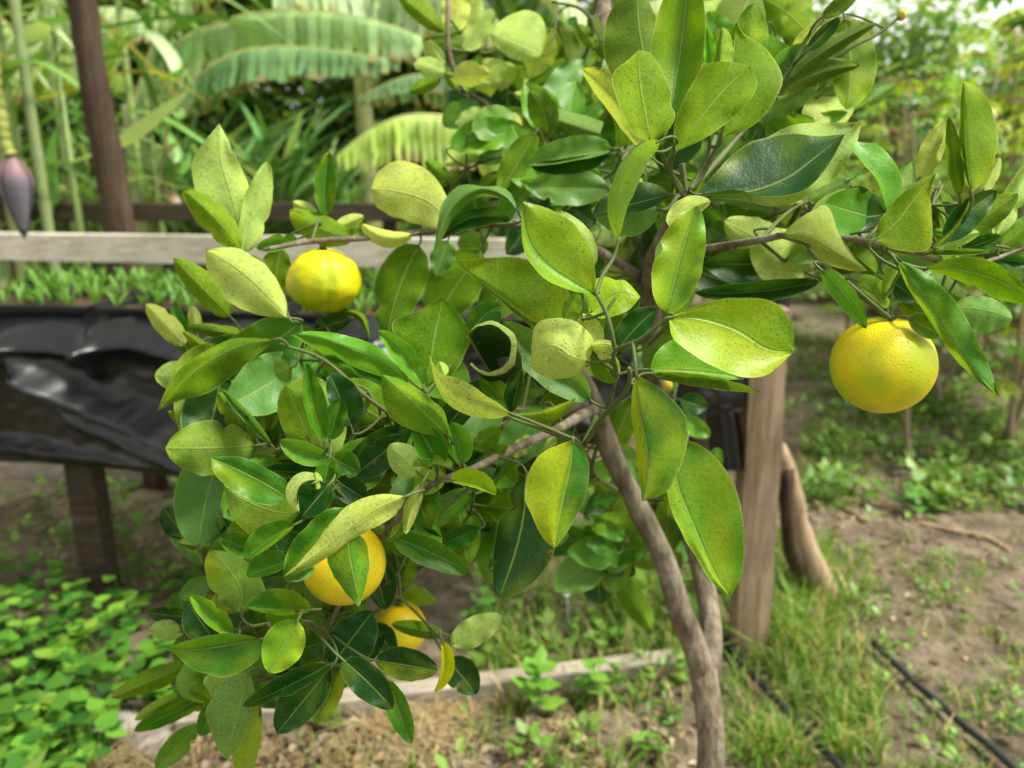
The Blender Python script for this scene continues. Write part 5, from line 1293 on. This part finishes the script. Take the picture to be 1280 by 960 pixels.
L('Um', .53, (604,580), (634,556), 9, 8)
for q in (('Um',.64,(238,830),(139,872),12,14), ('Tg',.65,(262,868),(167,914),11,12), ('TG',.64,(248,906),(194,962),13,14), ('Um',.63,(268,848),(226,872),11,12),
          ('Up',.62,(226,790),(186,787),12,13), ('Td',.63,(240,772),(184,766),11,10), ('Uy',.66,(225,868),(168,900),8,8), ('Tg',.62,(270,880),(250,920),12,12),
          ('Td',.6,(330,880),(360,850),14,14), ('Tg',.62,(280,860),(258,895),9,9), ('TG',.6,(235,845),(262,880),10,10), ('Tq',.65,(250,835),(215,830),9,9),
          ('TG',.6,(592,614),(518,664),14,16), ('Tg',.62,(600,660),(545,684),12,11), ('Um',.64,(680,606),(612,634),12,12), ('UG',.66,(540,700),(600,668),14,13),
          ('Uy',.68,(500,735),(545,752),10,12), ('Um',.64,(515,690),(500,735),12,11), ('Td',.62,(490,700),(470,745),14,14), ('Td',.6,(468,778),(492,820),14,13),
          ('Up',.62,(640,570),(665,545),9,10), ('TG',.66,(625,585),(655,610),12,12), ('Um',.66,(560,640),(540,680),10,10), ('Tg',.7,(580,690),(620,650),13,13),
          ('Um',.95,(772,720),(816,788),14,15), ('TG',.9,(780,674),(737,645),10,10), ('Td',.95,(746,698),(750,756),21,21), ('Um',.95,(800,660),(835,702),13,14),
          ('Um',.92,(850,650),(832,690),12,12), ('Tg',.9,(770,690),(730,672),10,9), ('Tg',.95,(765,715),(780,680),8,9), ('TG',.85,(735,600),(770,575),12,13),
          ('Tg',.88,(775,620),(740,630),9,10), ('Um',.9,(835,720),(850,690),9,9), ('Up',.8,(792,540),(770,500),16,16), ('Um',.75,(790,500),(765,560),18,18),
          ('Tg',.82,(880,600),(900,560),12,12), ('TG',.8,(850,520),(888,545),10,12), ('Td',.8,(850,500),(885,510),12,12), ('Up',.85,(880,590),(858,560),8,8)): L(*q)
HAND = _nleaf[0]; print('hand leaves', HAND)
# ---- inner leaves that fill the crown between and behind
fill_pts = [p for p in BRA if np.dot(p-CO, np.array([0, CP, -SP])) > (.5 if p[0] < -.05 else .62)]
def px_of(p):
    q = p-CO; dep = q[1]*CP - q[2]*SP; return 640+FPX*q[0]/dep, 480-FPX*(q[1]*SP+q[2]*CP)/dep, dep
extra = []
def fill(n, into, seed, dmin, dmax, keep):
    rs = random.Random(seed); k = 0; tries = 0
    while k < n and tries < n*60:
        tries += 1
        p = fill_pts[rs.randrange(len(fill_pts))]
        x, y, d = px_of(p)
        x += rs.gauss(0, 38); y += rs.gauss(0, 34); d2 = (d + rs.uniform(dmin, dmax))/DS
        if not keep(x, y): continue
        a = rs.uniform(0, 6.28); ln = rs.uniform(.05, .088)*FPX/(d2*DS); fo = rs.uniform(.5, 1)
        tx, ty = x+math.cos(a)*ln*fo, y+math.sin(a)*ln*fo - 6
        if not keep(tx, ty): continue
        wv = ln*rs.uniform(.16, .27)
        L(rs.choice(('Um','Tg','TG','Td','Up','Uo','Tq','Tg','Td')), d2, (x, y), (tx, ty), wv, wv*rs.uniform(.7, 1.1), bend=rs.uniform(-5, 5), dt=rs.choice((-1,1))*math.sqrt(1-fo*fo)*7, into=into)
        k += 1
def inside(x, y):
    if 600 < x < 850 and 60 < y < 480: return True
    if 540 < x < 720 and 250 < y < 640: return y < 640
    if 820 < x < 1010 and 120 < y < 345: return True
    if 280 < x < 520 and 430 < y < 640: return True
    if 285 < x < 470 and 660 < y < 850: return True
    if 225 < x < 330 and 700 < y < 900: return True
    if 230 < x < 300 and 410 < y < 560: return True
    if 500 < x < 720 and 560 < y < 690: return True
    return False
n_single = max(0, 298-HAND)
fill(n_single, None, 3, .02, .16, inside)
fill(420, extra, 9, .05, .30, inside)
def fill_box(n, seed, x0, x1, y0, y1, d0, d1, codes, ok=None):
    rr = random.Random(seed); k = 0; tr = 0
    while k < n:
        x, y = rr.uniform(x0, x1), rr.uniform(y0, y1); d = rr.uniform(d0, d1); a = rr.uniform(0, 6.28); fo = rr.uniform(.65, 1)
        if ok and not ok(x, y): continue
        ln = rr.uniform(.07, .1)*FPX/(d*DS); wv = ln*rr.uniform(.2, .28); cx, cy = math.cos(a)*ln*fo/2, math.sin(a)*ln*fo/2
        e0, e1 = [np.linalg.norm(BRA-P(x+q*cx, y+q*cy, d*DS), axis=1).min() for q in (-1, 1)]
        if min(e0, e1) > .05: tr += 1
        if min(e0, e1) > .05 and tr < 4000: continue
        if e1 < e0: cx, cy = -cx, -cy
        L(rr.choice(codes), d, (x-cx, y-cy), (x+cx, y+cy), wv, wv*rr.uniform(.75, 1.05), bend=rr.uniform(-7, 7), dt=rr.choice((-1,1))*math.sqrt(1-fo*fo)*7, into=extra); k += 1
GC = ('Tg','Tg','TG','Um','Td','Um','Tq','UG')
fill_box(56, 41, 250, 460, 430, 640, .56, .68, GC)
fill_box(30, 42, 300, 450, 650, 800, .55, .64, GC, lambda x, y: (x-430)**2+(y-704)**2 > 75**2)
fill_box(16, 43, 270, 400, 790, 870, .58, .66, GC)
fill_box(40, 44, 500, 700, 560, 690, .62, .8, GC)
fill_box(46, 45, 560, 800, 40, 300, .7, .95, ('Um','Up','Tq','TG','Uo','Td'))
fill_box(30, 46, 880, 1060, 0, 230, .62, .85, ('Um','Up','Tq','TG','Uo'))
fill_box(14, 47, 1050, 1250, 260, 340, .56, .66, ('Um','Td','Tq','TG','Uo'))
fill_box(34, 48, 690, 870, 560, 720, .92, 1.05, GC)
def merge(name, parts):
    V = []; F = []; MI = []; UV = []; CT = []; CB = []; n = 0
    for v, f, mi, uv, ct, cb in parts:
        V.append(v); F += [tuple(i+n for i in q) for q in f]; MI += mi; UV += uv; CT += list(ct); CB += list(cb); n += len(v)
    o = mesh(name, np.vstack(V), F, [M['leaf'], M['twig']], tree, mi=MI, attrs={'ctop': CT, 'cbot': CB}, uv=UV)
    return tag(o, kind='stuff')
merge('inner_leaves', extra)

# small bud at the end of the bare shoot, and a fruitlet
def blob(name, c, r, mat, parent, sq=1.0, seg=12, **kw):
    v = []; f = []
    for i in range(seg//2+1):
        th = math.pi*i/(seg//2)
        for j in range(seg):
            a = 2*math.pi*j/seg
            v.append((c[0]+r*math.sin(th)*math.cos(a), c[1]+r*math.sin(th)*math.sin(a), c[2]+r*sq*math.cos(th)))
    for i in range(seg//2):
        for j in range(seg): f.append((i*seg+j, (i+1)*seg+j, (i+1)*seg+(j+1)%seg, i*seg+(j+1)%seg))
    return mesh(name, v, f, mat, parent, **kw)
M['bud'] = plain('yellow_bud', (.5, .42, .05), .7, .3, 300, .7, .5, .001, (.6, .4, .3))
blob('bud', P(1127, 19, .6*DS), .0042, M['bud'], tree, 1.2)
blob('fruitlet', P(834, 482, .62*DS), .0055, M['bud'], tree)

# ------------------------------------------------------------------ fruit
def orange(x, y, D, rpx, squash, mat, label, crease=(), stem_dir=(0,0,1), tilt=0.0, seed=0, rough=.012):
    Dm = D*DS; c = P(x, y, Dm); r = rpx*Dm/FPX
    top = c + np.array(stem_dir)*r*squash
    o = empty('orange', tuple(c), label=label, cat='orange', group='oranges on the citrus tree')
    v = []; f = []; NU, NV = 48, 32
    for i in range(NV+1):
        th = math.pi*i/NV
        for j in range(NU):
            a = 2*math.pi*j/NU
            n = np.array([math.sin(th)*math.cos(a), math.sin(th)*math.sin(a), math.cos(th)])
            k = 1 + rough*mnoise.noise(Vector(n*1.7+np.array([seed,0,0]))) + rough*.5*mnoise.noise(Vector(n*4+np.array([seed,3,0])))
            k -= .05*math.exp(-(th/.22)**2) + .02*math.exp(-((math.pi-th)/.2)**2)
            for ca, amp, wd in crease: 
                da = (a-ca+math.pi) % (2*math.pi) - math.pi
                k -= amp*math.exp(-(da/wd)**2)*math.sin(th)**.7*(1.0 if th > .5 else th/.5)
            q = n*k*r; q[2] *= squash; v.append(c+q)
    for i in range(NV):
        for j in range(NU): f.append((i*NU+j, (i+1)*NU+j, (i+1)*NU+(j+1)%NU, i*NU+(j+1)%NU))
    mesh('peel', v, f, mat, o)
    zt = c[2] + r*squash*.945
    mb = MB()                                               # star-shaped calyx and the stub of the stalk
    for k in range(5):
        a = k*1.257+seed
        p = np.array([c[0], c[1], zt]); d = np.array([math.cos(a), math.sin(a), 0]); s = np.array([-d[1], d[0], 0])
        mb.add([p+s*.0022+[0,0,.0016], p+d*.0065+[0,0,.0012], p-s*.0022+[0,0,.0016], p+[0,0,.003]], [(0,1,3),(1,2,3)])
    e = np.array([c[0], c[1], zt+.001]); j = int(np.argmin(np.linalg.norm(BRA-e, axis=1))); q = BRA[j]
    tv, tf = tube_vf(catmull([e, e+np.array([0,0,.006]), e*.4+q*.6+np.array([0,0,.003]), q], 8), .0021, 6)
    st = mesh('stalk', tv, tf, M['twig'], o); mb.build('calyx', M['calyx'], st)
    return o
orange(1103, 456, .505, 61.5, .985, M['peel'], 'large smooth yellow orange hanging alone under a leafy shoot beside open ground', seed=1)
orange(405, 351, .635, 45, .89, M['peel'], 'lumpy yellow orange with a creased side in front of the pale rail', crease=[(-1.2, .10, .09), (-.5, .03, .3)], seed=4, rough=.06)
orange(430, 704, .49, 52, .98, M['peel2'], 'golden orange half hidden behind a pointed bright green leaf', seed=8)
orange(500, 785, .66, 33, 1.0, M['peel2'], 'small golden orange deep in the leaves, crossed by a leaf and twig', seed=12)
